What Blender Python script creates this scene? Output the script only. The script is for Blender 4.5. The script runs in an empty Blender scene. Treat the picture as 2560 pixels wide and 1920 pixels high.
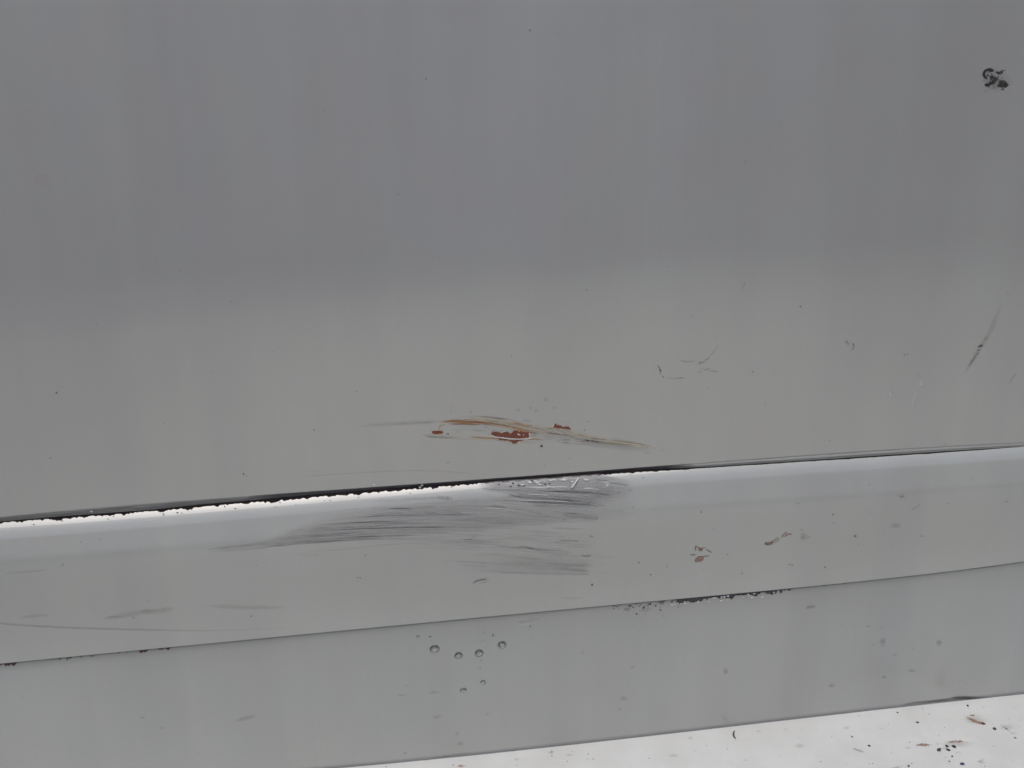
import bpy, math, random
import numpy as np
from mathutils import Vector, Matrix, noise
from mathutils.geometry import tessellate_polygon

random.seed(7)
np.random.seed(7)
scene = bpy.context.scene
col = scene.collection

# ------------------------------------------------------------------ camera
PITCH, YAW, ROLL = math.radians(19), math.radians(8), math.radians(-0.9)
FOC = 2500.0                       # focal length in pixels of the 2560 wide photograph
DIST = 0.64
FWD = np.array([math.sin(YAW)*math.cos(PITCH), math.cos(YAW)*math.cos(PITCH), -math.sin(PITCH)])
RT = np.cross(FWD, [0, 0, 1]); RT /= np.linalg.norm(RT)
UP = np.cross(RT, FWD)
CR = RT*math.cos(ROLL) + UP*math.sin(ROLL)
CU = -RT*math.sin(ROLL) + UP*math.cos(ROLL)
CENTRE = np.array([0, 0, 0.85])    # the point of the upper panel in the middle of the view
CLOC = CENTRE - FWD*DIST
cam_d = bpy.data.cameras.new('camera')
cam = bpy.data.objects.new('camera', cam_d)
col.objects.link(cam)
cam.matrix_world = Matrix(((CR[0], CU[0], -FWD[0], CLOC[0]), (CR[1], CU[1], -FWD[1], CLOC[1]),
                           (CR[2], CU[2], -FWD[2], CLOC[2]), (0, 0, 0, 1)))
cam_d.sensor_width = 36
cam_d.lens = 36*FOC/2560
cam_d.clip_start = 0.01
cam_d.clip_end = 500
scene.camera = cam

# ------------------------------------------------------------------ sky and sun (overcast)
world = bpy.data.worlds.new('World')
scene.world = world
world.use_nodes = True
wn = world.node_tree
bg = wn.nodes['Background']
sky = wn.nodes.new('ShaderNodeTexSky')
sky.sky_type = 'NISHITA'
sky.sun_disc = False
SUN_EL, SUN_ROT = math.radians(62), math.radians(190)
sky.sun_elevation = SUN_EL
sky.sun_rotation = SUN_ROT
sky.air_density = 1.0
sky.dust_density = 3.3
sky.ozone_density = 1.0
wn.links.new(sky.outputs[0], bg.inputs[0])
bg.inputs[1].default_value = 0.1
sun_d = bpy.data.lights.new('sun', 'SUN')
sun_d.energy = 1.0
sun_d.angle = math.radians(50)
sun_d.color = (1, 0.985, 0.97)
sun = bpy.data.objects.new('sun', sun_d)
col.objects.link(sun)
sd = Vector((math.sin(SUN_ROT)*math.cos(SUN_EL), math.cos(SUN_ROT)*math.cos(SUN_EL), math.sin(SUN_EL)))
sun.rotation_euler = sd.to_track_quat('Z', 'Y').to_euler()
scene.view_settings.view_transform = 'Standard'
scene.view_settings.look = 'None'
scene.view_settings.gamma = 1
scene.view_settings.exposure = 0.29
scene.cycles.max_bounces = 10


# ------------------------------------------------------------------ projection on to the panels
def P(px, py, Y):
    """pixel arrays of the 2560x1920 photograph -> points of the world at depth Y"""
    px = np.asarray(px, float); py = np.asarray(py, float); Y = np.asarray(Y, float)
    a = (px-1280)/FOC; b = (py-960)/FOC
    d = FWD[None, :] + CR[None, :]*a.reshape(-1, 1) - CU[None, :]*b.reshape(-1, 1)
    t = (np.broadcast_to(Y, a.shape).reshape(-1)-CLOC[1])/d[:, 1]
    return CLOC[None, :] + d*t[:, None]


def poly(tab, deg):
    x, y = np.array(tab, float).T
    c = np.polyfit((x-1280)/1280, y, deg)
    dc = np.polyder(c)

    def f(u):
        u = np.asarray(u, float)
        s = (u-1280)/1280
        sc = np.clip(s, -1.0, 1.0)
        return np.polyval(c, sc) + (s-sc)*np.polyval(dc, sc)
    return f


def lin(xs, ys):
    return lambda u: np.interp(u, xs, ys)


E1 = poly([(0, 1291), (113, 1282), (250, 1267), (380, 1259), (500, 1251), (620, 1240), (760, 1229), (900, 1218), (1040, 1208),
           (1100, 1205), (1217, 1198), (1335, 1189), (1452, 1182), (1570, 1173), (1700, 1161), (1773, 1154), (2034, 1134), (2300, 1119), (2560, 1106)], 4)
BK = poly([(0, 1309), (113, 1302), (250, 1291), (380, 1283), (500, 1271), (620, 1260), (760, 1248), (900, 1236), (1040, 1223), (1100, 1217),
           (1217, 1210), (1335, 1201), (1452, 1194), (1570, 1186), (1700, 1177), (1773, 1170), (2034, 1151), (2300, 1135), (2560, 1118)], 4)
E3 = poly([(0, 1659), (200, 1641), (430, 1617), (640, 1597), (850, 1578), (1100, 1553), (1340, 1531), (1540, 1512), (1700, 1498),
           (1773, 1490), (2034, 1464), (2300, 1438), (2430, 1422), (2560, 1403)], 5)
E4 = poly([(600, 1940), (850, 1919), (965, 1911), (1150, 1892), (1330, 1872), (1700, 1832), (1890, 1808), (2090, 1787), (2280, 1765), (2480, 1745), (2560, 1734)], 3)
LIPW = lin([-700, 0, 113, 250, 380, 500, 620, 760, 1040, 1217, 1570, 1620, 1700, 1773, 2034, 2300, 2560, 3300],
           [12, 12, 13, 15, 16, 12, 11, 8, 4, 3, 3, 4, 9, 12, 14.5, 14, 11, 10])


def prof(knots, smooth):
    """smoothed piecewise-linear profile: offset in pixels -> depth"""
    ks, vs = np.array(knots, float).T
    g = np.arange(ks[0]-200, ks[-1]+200, 1.0)
    v = np.interp(g, ks, vs)
    out = np.zeros_like(v)
    wsum = np.zeros_like(v)
    k = np.exp(-0.5*(np.arange(-3*smooth, 3*smooth+1)/smooth)**2); k /= k.sum()
    out = np.convolve(np.pad(v, 3*smooth, mode='edge'), k, mode='valid')
    return lambda s: np.interp(s, g, out)


def wav(u, v):
    return (0.00022*np.sin(u/410+0.6)*np.cos(v/700) + 0.00012*np.sin(u/173+v/520+1.0) + 0.00006*np.sin(u/97-v/300))


def DA(px, py):                    # upper panel: nearly flat, gently wavy sheet, its hem turned in at the bottom
    px = np.asarray(px, float); py = np.asarray(py, float)
    s = E1(px)-py
    return wav(px, py)


FB = prof([(-40, 0.0085), (0, 0.0), (13, -0.0019), (22, -0.0029), (34, -0.0040), (90, -0.0082), (120, -0.0093), (170, -0.0098), (400, -0.0102)], 4)
FB2 = prof([(-20, -0.0024), (0, -0.0016), (40, -0.0004), (80, 0.0)], 9)


def DB(px, py):
    px = np.asarray(px, float); py = np.asarray(py, float)
    return FB(py-BK(px)) + FB2(E3(px)-py) + 0.4*wav(px+300, py)


FC = prof([(-60, -0.0088), (0, -0.0098), (16, -0.0104), (60, -0.0107), (500, -0.0110)], 4)


def DC(px, py):
    px = np.asarray(px, float); py = np.asarray(py, float)
    return FC(py-E3(px)) + 0.5*wav(px+900, py)


LEDGE = P([1280, 1280], [E4(1280)]*2, DC(1280, E4(1280)))[0]


def DD(px, py):
    """depth at which the pixel's ray meets the (gently sagging) ledge below the bottom edge"""
    px = np.atleast_1d(np.asarray(px, float)); py = np.atleast_1d(np.asarray(py, float))
    e = P(px, E4(px), DC(px, E4(px)))
    a = (px-1280)/FOC; b = (py-960)/FOC
    d = FWD[None, :] + CR[None, :]*a.reshape(-1, 1) - CU[None, :]*b.reshape(-1, 1)
    t = (e[:, 2]-CLOC[2])/d[:, 2]
    return CLOC[1]+d[:, 1]*t


# ------------------------------------------------------------------ materials
def new_mat(name):
    m = bpy.data.materials.new(name)
    m.use_nodes = True
    nt = m.node_tree
    return m, nt, nt.nodes['Principled BSDF'], nt.nodes['Material Output']


def node(nt, kind, **kw):
    n = nt.nodes.new(kind)
    for k, v in kw.items():
        setattr(n, k, v)
    return n


def ntex(nt, scale, detail=4, rough=0.55, stretch=(1, 1, 1), uv=False):
    tc = node(nt, 'ShaderNodeTexCoord')
    mp = node(nt, 'ShaderNodeMapping')
    mp.inputs['Scale'].default_value = stretch
    nt.links.new(tc.outputs['UV' if uv else 'Object'], mp.inputs[0])
    n = node(nt, 'ShaderNodeTexNoise')
    n.inputs['Scale'].default_value = scale
    n.inputs['Detail'].default_value = detail
    n.inputs['Roughness'].default_value = rough
    nt.links.new(mp.outputs[0], n.inputs['Vector'])
    return n


def ramp(nt, src, stops):
    r = node(nt, 'ShaderNodeValToRGB')
    el = r.color_ramp.elements
    while len(el) < len(stops):
        el.new(0.5)
    for e, (p, c) in zip(el, stops):
        e.position = p
        e.color = (c, c, c, 1) if not hasattr(c, '__len__') else (*c, 1)
    nt.links.new(src, r.inputs[0])
    return r


def mix(nt, fac, a, b, mode='MIX'):
    m = node(nt, 'ShaderNodeMix', data_type='RGBA', blend_type=mode)
    for sock, v in ((m.inputs[0], fac), (m.inputs[6], a), (m.inputs[7], b)):
        if isinstance(v, bpy.types.NodeSocket):
            nt.links.new(v, sock)
        elif isinstance(v, (int, float)):
            sock.default_value = v
        else:
            sock.default_value = (*v, 1)
    return m.outputs[2]


def mth(nt, op, a, b=0.0):
    m = node(nt, 'ShaderNodeMath', operation=op)
    for i, v in enumerate((a, b)):
        if isinstance(v, bpy.types.NodeSocket):
            nt.links.new(v, m.inputs[i])
        else:
            m.inputs[i].default_value = v
    return m.outputs[0]


def paint(name, base, rough=0.34, coat=0.6, metallic=0.0, grime=0.5, coat_rough=0.06, cior=1.6):
    m, nt, bs, out = new_mat(name)
    b = np.array(base)
    big = ntex(nt, 9, 3, 0.5)
    c1 = mix(nt, ramp(nt, big.outputs[0], [(0.3, 0.0), (0.7, 1.0)]).outputs[0], tuple(b*0.985), tuple(b*1.012))
    # blotchy faint chroma, film of dirt washed down the sheet
    ch = ntex(nt, 26, 2, 0.5)
    c2 = mix(nt, ramp(nt, ch.outputs[0], [(0.4, 0.0), (0.62, 0.35)]).outputs[0], c1, tuple(b*np.array([1.02, 0.99, 0.985])))
    film = ntex(nt, 14, 5, 0.6, stretch=(1, 1, 0.35))
    c3 = mix(nt, ramp(nt, film.outputs[0], [(0.52, 0.0), (0.8, 0.22*grime)]).outputs[0], c2, (0.25, 0.245, 0.225))
    vs_ = ntex(nt, 30, 4, 0.6, stretch=(1, 1, 0.05))
    c3 = mix(nt, ramp(nt, vs_.outputs[0], [(0.35, 0.0), (0.7, 1.0)]).outputs[0], c3, mix(nt, 1.0, c3, (0.955, 0.95, 0.965), 'MULTIPLY'))
    cl_ = ntex(nt, 5, 3, 0.55)
    c3 = mix(nt, ramp(nt, cl_.outputs[0], [(0.4, 0.0), (0.68, 1.0)]).outputs[0], c3, mix(nt, 1.0, c3, (0.94, 0.935, 0.94), 'MULTIPLY'))
    # pin-prick specks
    sp = ntex(nt, 420, 2, 0.5)
    spm = ntex(nt, 18, 2, 0.5)
    k = mth(nt, 'MULTIPLY', ramp(nt, sp.outputs[0], [(0.735, 0.0), (0.775, 1.0)]).outputs[0],
            ramp(nt, spm.outputs[0], [(0.45, 0.0), (0.7, 0.55)]).outputs[0])
    c4 = mix(nt, k, c3, (0.13, 0.12, 0.11))
    fine = ntex(nt, 1500, 2, 0.6)
    c5 = mix(nt, ramp(nt, fine.outputs[0], [(0.3, 0.0), (0.7, 1.0)]).outputs[0], c4, mix(nt, 1.0, c4, (0.965, 0.965, 0.97), 'MULTIPLY'))
    nt.links.new(c5, bs.inputs['Base Color'])
    rr = ramp(nt, film.outputs[0], [(0.3, rough*0.9), (0.75, rough*1.25)])
    nt.links.new(rr.outputs[0], bs.inputs['Roughness'])
    bs.inputs['Metallic'].default_value = metallic
    bs.inputs['Coat Weight'].default_value = coat
    bs.inputs['Coat IOR'].default_value = cior
    bs.inputs['Coat Roughness'].default_value = coat_rough
    bp = node(nt, 'ShaderNodeBump')
    bp.inputs['Strength'].default_value = 0.03
    bp.inputs['Distance'].default_value = 0.001
    peel = ntex(nt, 900, 2, 0.4)
    nt.links.new(peel.outputs[0], bp.inputs['Height'])
    nt.links.new(bp.outputs[0], bs.inputs['Normal'])
    return m


M_UP = paint('grey_paint', (0.396, 0.394, 0.370), rough=0.36, coat=1.0, metallic=0.15, coat_rough=0.012, cior=2.25)
M_SILL = paint('grey_paint_sill', (0.392, 0.397, 0.368), rough=0.42, coat=1.0, metallic=0.15, coat_rough=0.03, cior=1.65)
M_LOW = paint('grey_paint_low', (0.380, 0.387, 0.366), rough=0.33, coat=0.8, metallic=0.35, coat_rough=0.12)


def mark_mat(name, color, alpha=1.0, streak=0.0, rough=0.5, color2=None, sscale=1.0, hard=0.0, spec=0.5):
    """flat deposit or abrasion: opacity = the 'fade' attribute x along-stroke streak noise"""
    m, nt, bs, out = new_mat(name)
    fa = node(nt, 'ShaderNodeAttribute', attribute_name='fade')
    a = mth(nt, 'MULTIPLY', fa.outputs['Fac'], alpha)
    if streak > 0:
        n = ntex(nt, 1.0, 5, 0.65, stretch=(22*sscale, 900*sscale, 1), uv=True)
        r = ramp(nt, n.outputs[0], [(0.5-0.14, 1-streak), (0.5+0.14, 1.0)])
        a = mth(nt, 'MULTIPLY', a, r.outputs[0])
    if hard > 0:
        n = ntex(nt, 760*hard, 4, 0.7)
        # speckled: noise threshold driven by the fade
        s = mth(nt, 'SUBTRACT', mth(nt, 'ADD', n.outputs[0], mth(nt, 'MULTIPLY', a, 0.42)), 0.80)
        mr = node(nt, 'ShaderNodeMapRange')
        nt.links.new(s, mr.inputs[0])
        mr.inputs[1].default_value = 0.0; mr.inputs[2].default_value = 0.10
        a = mth(nt, 'MULTIPLY', mr.outputs[0], alpha)
    cn = ntex(nt, 1.0, 4, 0.6, stretch=(60, 700, 1), uv=True)
    c = mix(nt, ramp(nt, cn.outputs[0], [(0.35, 0.0), (0.65, 1.0)]).outputs[0], color, color2 or tuple(x*0.72 for x in color))
    nt.links.new(c, bs.inputs['Base Color'])
    bs.inputs['Roughness'].default_value = rough
    bs.inputs['Specular IOR Level'].default_value = spec
    nt.links.new(a, bs.inputs['Alpha'])
    bp = node(nt, 'ShaderNodeBump')
    bp.inputs['Strength'].default_value = 0.5
    bp.inputs['Distance'].default_value = 0.0004
    nt.links.new(cn.outputs[0], bp.inputs['Height'])
    nt.links.new(bp.outputs[0], bs.inputs['Normal'])
    return m


def solid_mat(name, color, color2, scale=500, rough=0.7, spec=0.3, bump=0.3, stretch=(1, 1, 1)):
    m, nt, bs, out = new_mat(name)
    n = ntex(nt, scale, 5, 0.6, stretch=stretch)
    c = mix(nt, ramp(nt, n.outputs[0], [(0.35, 0.0), (0.65, 1.0)]).outputs[0], color, color2)
    nt.links.new(c, bs.inputs['Base Color'])
    bs.inputs['Roughness'].default_value = rough
    bs.inputs['Specular IOR Level'].default_value = spec
    bp = node(nt, 'ShaderNodeBump')
    bp.inputs['Strength'].default_value = bump
    bp.inputs['Distance'].default_value = 0.0005
    nt.links.new(n.outputs[0], bp.inputs['Height'])
    nt.links.new(bp.outputs[0], bs.inputs['Normal'])
    return m


M_PRIMER = solid_mat('red_primer', (0.145, 0.048, 0.033), (0.19, 0.068, 0.048), 900)
M_PRIMER2 = solid_mat('pale_primer', (0.20, 0.085, 0.055), (0.15, 0.055, 0.04), 900)
M_CREAM = solid_mat('cream_filler', (0.62, 0.56, 0.44), (0.52, 0.44, 0.31), 900)
M_FLAKE = solid_mat('white_paint_chip', (0.60, 0.59, 0.56), (0.50, 0.49, 0.46), 700, rough=0.5)
M_BLACK = solid_mat('black_grime', (0.012, 0.012, 0.014), (0.03, 0.027, 0.027), 700, rough=0.75)
M_GAP = solid_mat('dark_seam', (0.07, 0.062, 0.07), (0.12, 0.07, 0.06), 160, rough=0.6, stretch=(0.4, 1, 1))
M_CHIP = solid_mat('bare_dark_metal', (0.045, 0.045, 0.052), (0.085, 0.082, 0.085), 600, rough=0.6)
M_CHIPBROWN = solid_mat('brown_chip', (0.055, 0.035, 0.030), (0.12, 0.055, 0.04), 500)
M_SPECKDOT = solid_mat('grey_speck', (0.10, 0.098, 0.095), (0.17, 0.165, 0.16), 900, rough=0.6)
M_FIBRE = solid_mat('blue_fibre', (0.02, 0.05, 0.08), (0.03, 0.07, 0.10), 500)
M_BLUECRUMB = solid_mat('blue_crumb', (0.045, 0.045, 0.10), (0.06, 0.06, 0.13), 500)

K_CREAM = mark_mat('cream_scrape', (0.58, 0.53, 0.42), 0.5, 0.95, color2=(0.55, 0.45, 0.32))
K_PALE = mark_mat('pale_scrape', (0.55, 0.54, 0.49), 0.4, 0.95, color2=(0.50, 0.49, 0.45))
K_OCHRE = mark_mat('rust_stain', (0.40, 0.20, 0.08), 0.95, 0.45, color2=(0.46, 0.28, 0.13))
K_RUST = mark_mat('rust_streak', (0.17, 0.055, 0.028), 1.0, 0.2, color2=(0.25, 0.10, 0.045))
K_GREY = mark_mat('grey_scuff', (0.22, 0.218, 0.20), 0.21, 0.85, color2=(0.27, 0.26, 0.25))
K_GREYSOFT = mark_mat('soft_grey_scuff', (0.28, 0.28, 0.28), 0.22, 0.6)
K_DARK = mark_mat('dark_scratch', (0.10, 0.10, 0.095), 0.45, 0.5)
K_SILVER = mark_mat('dull_silver_scuff', (0.36, 0.36, 0.372), 0.42, 0.75, color2=(0.33, 0.32, 0.31), rough=0.62)
K_MATT = mark_mat('matt_rubbed_paint', (0.38, 0.375, 0.355), 0.38, 0.35, color2=(0.335, 0.33, 0.315), rough=0.7, sscale=0.6, spec=0.3)
K_LIGHT = mark_mat('light_scratch', (0.74, 0.73, 0.70), 0.9, 0.4)
K_SMEAR = mark_mat('dirt_smear', (0.33, 0.30, 0.25), 0.20, 0.0, hard=0.0)
K_SPECK = mark_mat('speckled_grime', (0.035, 0.034, 0.036), 1.0, 0.0, hard=1.3)
K_SPECKF = mark_mat('faint_speckle', (0.12, 0.115, 0.11), 0.75, 0.0, hard=1.6)
K_BROWN = mark_mat('brown_scrape', (0.20, 0.105, 0.075), 0.95, 0.3, color2=(0.26, 0.16, 0.125))
K_HAZE = mark_mat('brown_haze', (0.33, 0.295, 0.24), 0.22, 0.75)
K_SPECKSOFT = mark_mat('scattered_black', (0.06, 0.058, 0.06), .8, 0.0, hard=1.1)
K_SMEARBLACK = mark_mat('rubbed_black', (0.06, 0.058, 0.062), 0.38, 0.5)
K_RUSTSPECK = mark_mat('rust_speckle', (0.34, 0.19, 0.13), 0.95, 0.0, hard=1.3, color2=(0.26, 0.13, 0.08))
K_WHITE = mark_mat('white_rub', (0.68, 0.68, 0.68), 0.5, 0.0)
K_BLUISH = mark_mat('bluish_smear', (0.40, 0.40, 0.46), 0.12, 0.0)
K_SOOT = mark_mat('seam_grime', (0.05, 0.05, 0.055), 0.75, 0.55, color2=(0.13, 0.13, 0.13), sscale=0.5)


# ------------------------------------------------------------------ mesh helpers
def link(name, me, mat, parent=None, label=None, smooth=True):
    o = bpy.data.objects.new(name, me)
    col.objects.link(o)
    if mat:
        me.materials.append(mat)
    if parent:
        o.parent = parent
    if label:
        o['label'] = label
    if smooth:
        me.polygons.foreach_set('use_smooth', [True]*len(me.polygons))
    return o


def grid(name, pts, nu, nv, mat, parent=None, fade=None, uv=None, label=None, flip=False):
    """pts: (nu*nv,3), row-major with nv rows of nu"""
    i = np.arange(nu-1); j = np.arange(nv-1)
    J, I = np.meshgrid(j, i, indexing='ij')
    a = (J*nu+I).ravel()
    f = np.stack([a, a+nu, a+nu+1, a+1], 1)
    if flip:
        f = f[:, ::-1]
    me = bpy.data.meshes.new(name)
    me.from_pydata(pts.tolist(), [], f.tolist())
    if uv is not None:
        L = me.uv_layers.new(name='UVMap')
        idx = np.array([l.vertex_index for l in me.loops])
        L.data.foreach_set('uv', uv[idx].astype('f').ravel())
    if fade is not None:
        at = me.attributes.new('fade', 'FLOAT', 'POINT')
        at.data.foreach_set('value', fade.astype('f'))
    me.update()
    return link(name, me, mat, parent, label)


def nz(x, s=0.0, oct=4):
    v = 0; a = 1; t = 0
    for k in range(oct):
        v += a*noise.noise(Vector((x*2**k, s*7.31+k*3.1, s*1.7))); t += a; a *= 0.6
    return v/t


def catmull(pts, step):
    pts = np.array(pts, float)
    if len(pts) == 2:
        n = max(2, int(np.linalg.norm(pts[1]-pts[0])/step)+1)
        return pts[0]+(pts[1]-pts[0])*np.linspace(0, 1, n)[:, None]
    P0 = np.vstack([2*pts[0]-pts[1], pts, 2*pts[-1]-pts[-2]])
    out = []
    for i in range(1, len(P0)-2):
        n = max(2, int(np.linalg.norm(P0[i+1]-P0[i])/step)+1)
        t = np.linspace(0, 1, n, endpoint=False)[:, None]
        out.append(0.5*((2*P0[i])+(-P0[i-1]+P0[i+1])*t+(2*P0[i-1]-5*P0[i]+4*P0[i+1]-P0[i+2])*t**2+(-P0[i-1]+3*P0[i]-3*P0[i+1]+P0[i+2])*t**3))
    out.append(P0[-2][None])
    return np.vstack(out)


LIFT = [0]


def lift():
    LIFT[0] = (LIFT[0]+1) % 23
    return 0.00006 + 0.000008*LIFT[0]


def stroke(parent, name, pts, w, mat, depth, label=None, taper=(0.25, 0.25), wob=0.15, soft=True, nacross=7, endw=0.15, frm=None):
    """a thin streak laid on a panel along a traced line; w = width in photo pixels"""
    pts = np.array(pts, float)
    if frm:
        pts = np.array([(frm[0]+x/frm[2], frm[1]+y/frm[2]) for x, y in pts])
    c = catmull(pts, max(3, min(10, w)))
    n = len(c)
    tg = np.gradient(c, axis=0); tg /= np.linalg.norm(tg, axis=1)[:, None]+1e-9
    nm = np.stack([-tg[:, 1], tg[:, 0]], 1)
    L = np.concatenate([[0], np.cumsum(np.linalg.norm(np.diff(c, axis=0), axis=1))])
    s = L/L[-1]
    ws = w*np.ones(n)
    tp = np.minimum(1, s/max(taper[0], 1e-3))**0.7*np.minimum(1, (1-s)/max(taper[1], 1e-3))**0.7
    tp = endw+(1-endw)*tp
    sd = random.random()*100
    wv = np.array([1+wob*2*nz(l/40, sd) for l in L])
    off = np.array([wob*w*0.5*nz(l/60, sd+5) for l in L])
    v = np.linspace(-0.5, 0.5, nacross)
    X = []; F = []; UV = []
    for k in v:
        q = c + nm*((k*ws*tp*wv+off)[:, None])
        X.append(q)
        e = (1-(abs(k)*2)**2.2) if soft else (1.0 if abs(k) < 0.49 else 0.9)
        ef = np.clip(np.minimum(s/max(taper[0], 1e-3), (1-s)/max(taper[1], 1e-3)), 0, 1)**0.6 if soft else np.ones(n)
        F.append(e*ef)
        UV.append(np.stack([L*0.001+sd, (k*ws*tp)*0.001+sd*0.37], 1))
    X = np.vstack(X); F = np.concatenate(F); UV = np.vstack(UV)
    D = depth(X[:, 0], X[:, 1]) - lift()
    return grid(name, P(X[:, 0], X[:, 1], D), n, nacross, mat, parent, F, UV, label)


def smudge(parent, name, cx, cy, rx, ry, ang, mat, depth, label=None, power=1.0, rag=0.25):
    """a soft-edged stain; radii in photo pixels"""
    nr, na = 7, 40
    sd = random.random()*100
    X = []; F = []; UV = []
    for r in np.linspace(0.0, 1, nr):
        for a in np.linspace(0, 2*math.pi, na):
            k = 1+rag*2*noise.noise(Vector((math.cos(a)*1.3+sd, math.sin(a)*1.3, sd)))
            x = r*k*rx*math.cos(a); y = r*k*ry*math.sin(a)
            X.append((cx+x*math.cos(ang)-y*math.sin(ang), cy+x*math.sin(ang)+y*math.cos(ang)))
            F.append((1-r**2)**(1.6*power))
            UV.append((x*0.001+sd, y*0.001))
    X = np.array(X)
    D = depth(X[:, 0], X[:, 1]) - lift()
    return grid(name, P(X[:, 0], X[:, 1], D), na, nr, mat, parent, np.array(F), np.array(UV), label)


def patch(parent, name, pts, mat, depth, label=None, jit=1.2, thick=0.00018, frm=None, step=3.0):
    """a hard-edged ragged chip with a little thickness"""
    pts = np.array(pts, float)
    if frm:
        pts = np.array([(frm[0]+x/frm[2], frm[1]+y/frm[2]) for x, y in pts])
    q = []
    n = len(pts)
    sd = random.random()*50
    for i in range(n):
        a, b = pts[i], pts[(i+1) % n]
        m = max(1, int(np.linalg.norm(b-a)/step))
        for k in range(m):
            p = a+(b-a)*k/m
            q.append((p[0]+jit*noise.noise(Vector((p[0]/4, p[1]/4, sd)))*1.6, p[1]+jit*noise.noise(Vector((p[0]/4, p[1]/4, sd+9)))*1.6))
    q = np.array(q)
    N = len(q)
    D = depth(q[:, 0], q[:, 1])
    l = lift()
    top = P(q[:, 0], q[:, 1], D-thick-l); bot = P(q[:, 0], q[:, 1], D+0.0001)
    tris = tessellate_polygon([[Vector((x, y, 0)) for x, y in q]])
    vs = top.tolist()+bot.tolist()
    # wind towards the camera
    fs = []
    for t in tris:
        a, b, c = (q[i] for i in t)
        cr = (b[0]-a[0])*(c[1]-a[1])-(b[1]-a[1])*(c[0]-a[0])
        fs.append(tuple(t) if cr < 0 else tuple(t)[::-1])
    for i in range(N):
        fs.append((i, (i+1) % N, N+(i+1) % N, N+i))
    me = bpy.data.meshes.new(name)
    me.from_pydata(vs, [], fs)
    return link(name, me, mat, parent, label, smooth=False)


def rimmed(parent, name, pts, mat, depth, label=None, frm=None, grow=2.6):
    """a bare patch inside a crisp cream rim of broken filler"""
    p_ = np.array(pts, float)
    if frm:
        p_ = np.array([(frm[0]+x/frm[2], frm[1]+y/frm[2]) for x, y in p_])
    c_ = p_.mean(0)
    d_ = p_-c_
    n_ = np.linalg.norm(d_, axis=1)[:, None]+1e-6
    g_ = p_+d_/n_*grow*np.array([1.0, 0.75])+np.array([-0.3, 0.9])
    o_ = patch(parent, name, p_.tolist(), mat, lambda a, b: depth(a, b)-0.0002, label)
    patch(o_, 'filler_rim', g_.tolist(), M_CREAM, depth, None, jit=1.6, thick=0.0001)
    return o_


def dot(parent, name, x, y, r, mat, depth, label=None, asp=1.0, ang=0.0):
    n = 9
    r *= 0.85
    if mat is M_CHIP:
        mat = M_SPECKDOT
    pts = []
    for k in range(n):
        a = 2*math.pi*k/n
        rr = r*random.uniform(0.75, 1.2)
        dx, dy = rr*asp*math.cos(a), rr*math.sin(a)
        pts.append((x+dx*math.cos(ang)-dy*math.sin(ang), y+dx*math.sin(ang)+dy*math.cos(ang)))
    return patch(parent, name, pts, mat, depth, label, jit=0.3, thick=0.00012, step=4)


def empty(name, loc, label, cat, group=None):
    o = bpy.data.objects.new(name, None)
    col.objects.link(o)
    o.location = loc
    o.empty_display_size = 0.02
    o['label'] = label
    o['category'] = cat
    if group:
        o['group'] = group
    return o


# ------------------------------------------------------------------ outside the view: ground and a wall added for its reflection
def box_obj(name, x0, x1, y0, y1, z0, z1, mat, kind='structure'):
    vs = [(x, y, z) for x in (x0, x1) for y in (y0, y1) for z in (z0, z1)]
    fs = [(0, 1, 3, 2), (4, 6, 7, 5), (0, 4, 5, 1), (2, 3, 7, 6), (0, 2, 6, 4), (1, 5, 7, 3)]
    me = bpy.data.meshes.new(name)
    me.from_pydata(vs, [], fs)
    o = link(name, me, mat, smooth=False)
    if kind:
        o['kind'] = kind
    return o


M_GROUND, nt, bs, out = new_mat('concrete_ground')
# made-up tone: pale middle, darker sides, dims the reflection towards the panel's ends
tc = node(nt, 'ShaderNodeTexCoord'); sx = node(nt, 'ShaderNodeSeparateXYZ'); nt.links.new(tc.outputs['Object'], sx.inputs[0])
gn = ntex(nt, 1.7, 4, 0.6)
dx = mth(nt, 'ABSOLUTE', mth(nt, 'SUBTRACT', sx.outputs['X'], 0.35))
dx = mth(nt, 'ADD', dx, mth(nt, 'MULTIPLY', mth(nt, 'SUBTRACT', gn.outputs[0], 0.5), 0.5))
gr_ = ramp(nt, mth(nt, 'MULTIPLY', dx, 0.4), [(0.08, (0.46, 0.455, 0.38)), (1.0, (0.24, 0.24, 0.215))])
gr_.color_ramp.interpolation = 'EASE'
# made-up bluer tone farther out; its oblique edge gives the reflected boundary line
yy = mth(nt, 'SUBTRACT', mth(nt, 'MULTIPLY', sx.outputs['Y'], -1.0), mth(nt, 'ADD', 3.75, mth(nt, 'MULTIPLY', sx.outputs['X'], 0.26)))
far = node(nt, 'ShaderNodeMapRange'); nt.links.new(yy, far.inputs[0]); far.inputs[1].default_value = -0.04; far.inputs[2].default_value = 0.06
nt.links.new(mix(nt, far.outputs[0], gr_.outputs[0], mix(nt, 1.0, gr_.outputs[0], (0.86, 0.82, 0.95), 'MULTIPLY')), bs.inputs['Base Color']); bs.inputs['Roughness'].default_value = 0.9
M_ADDWALL, nt, bs, out = new_mat('added_wall_bluish')  # made-up wall, coloured for its reflection in the grey paint
tc = node(nt, 'ShaderNodeTexCoord'); sx = node(nt, 'ShaderNodeSeparateXYZ'); nt.links.new(tc.outputs['Object'], sx.inputs[0])
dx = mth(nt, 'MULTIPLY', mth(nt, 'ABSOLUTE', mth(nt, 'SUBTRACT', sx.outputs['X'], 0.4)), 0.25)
wr = ramp(nt, dx, [(0.05, (0.56, 0.525, 0.65)), (0.85, (0.13, 0.122, 0.16))])  # pale middle and dark ends shape the brightness reflected by the panels
wr.color_ramp.interpolation = 'EASE'
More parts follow.
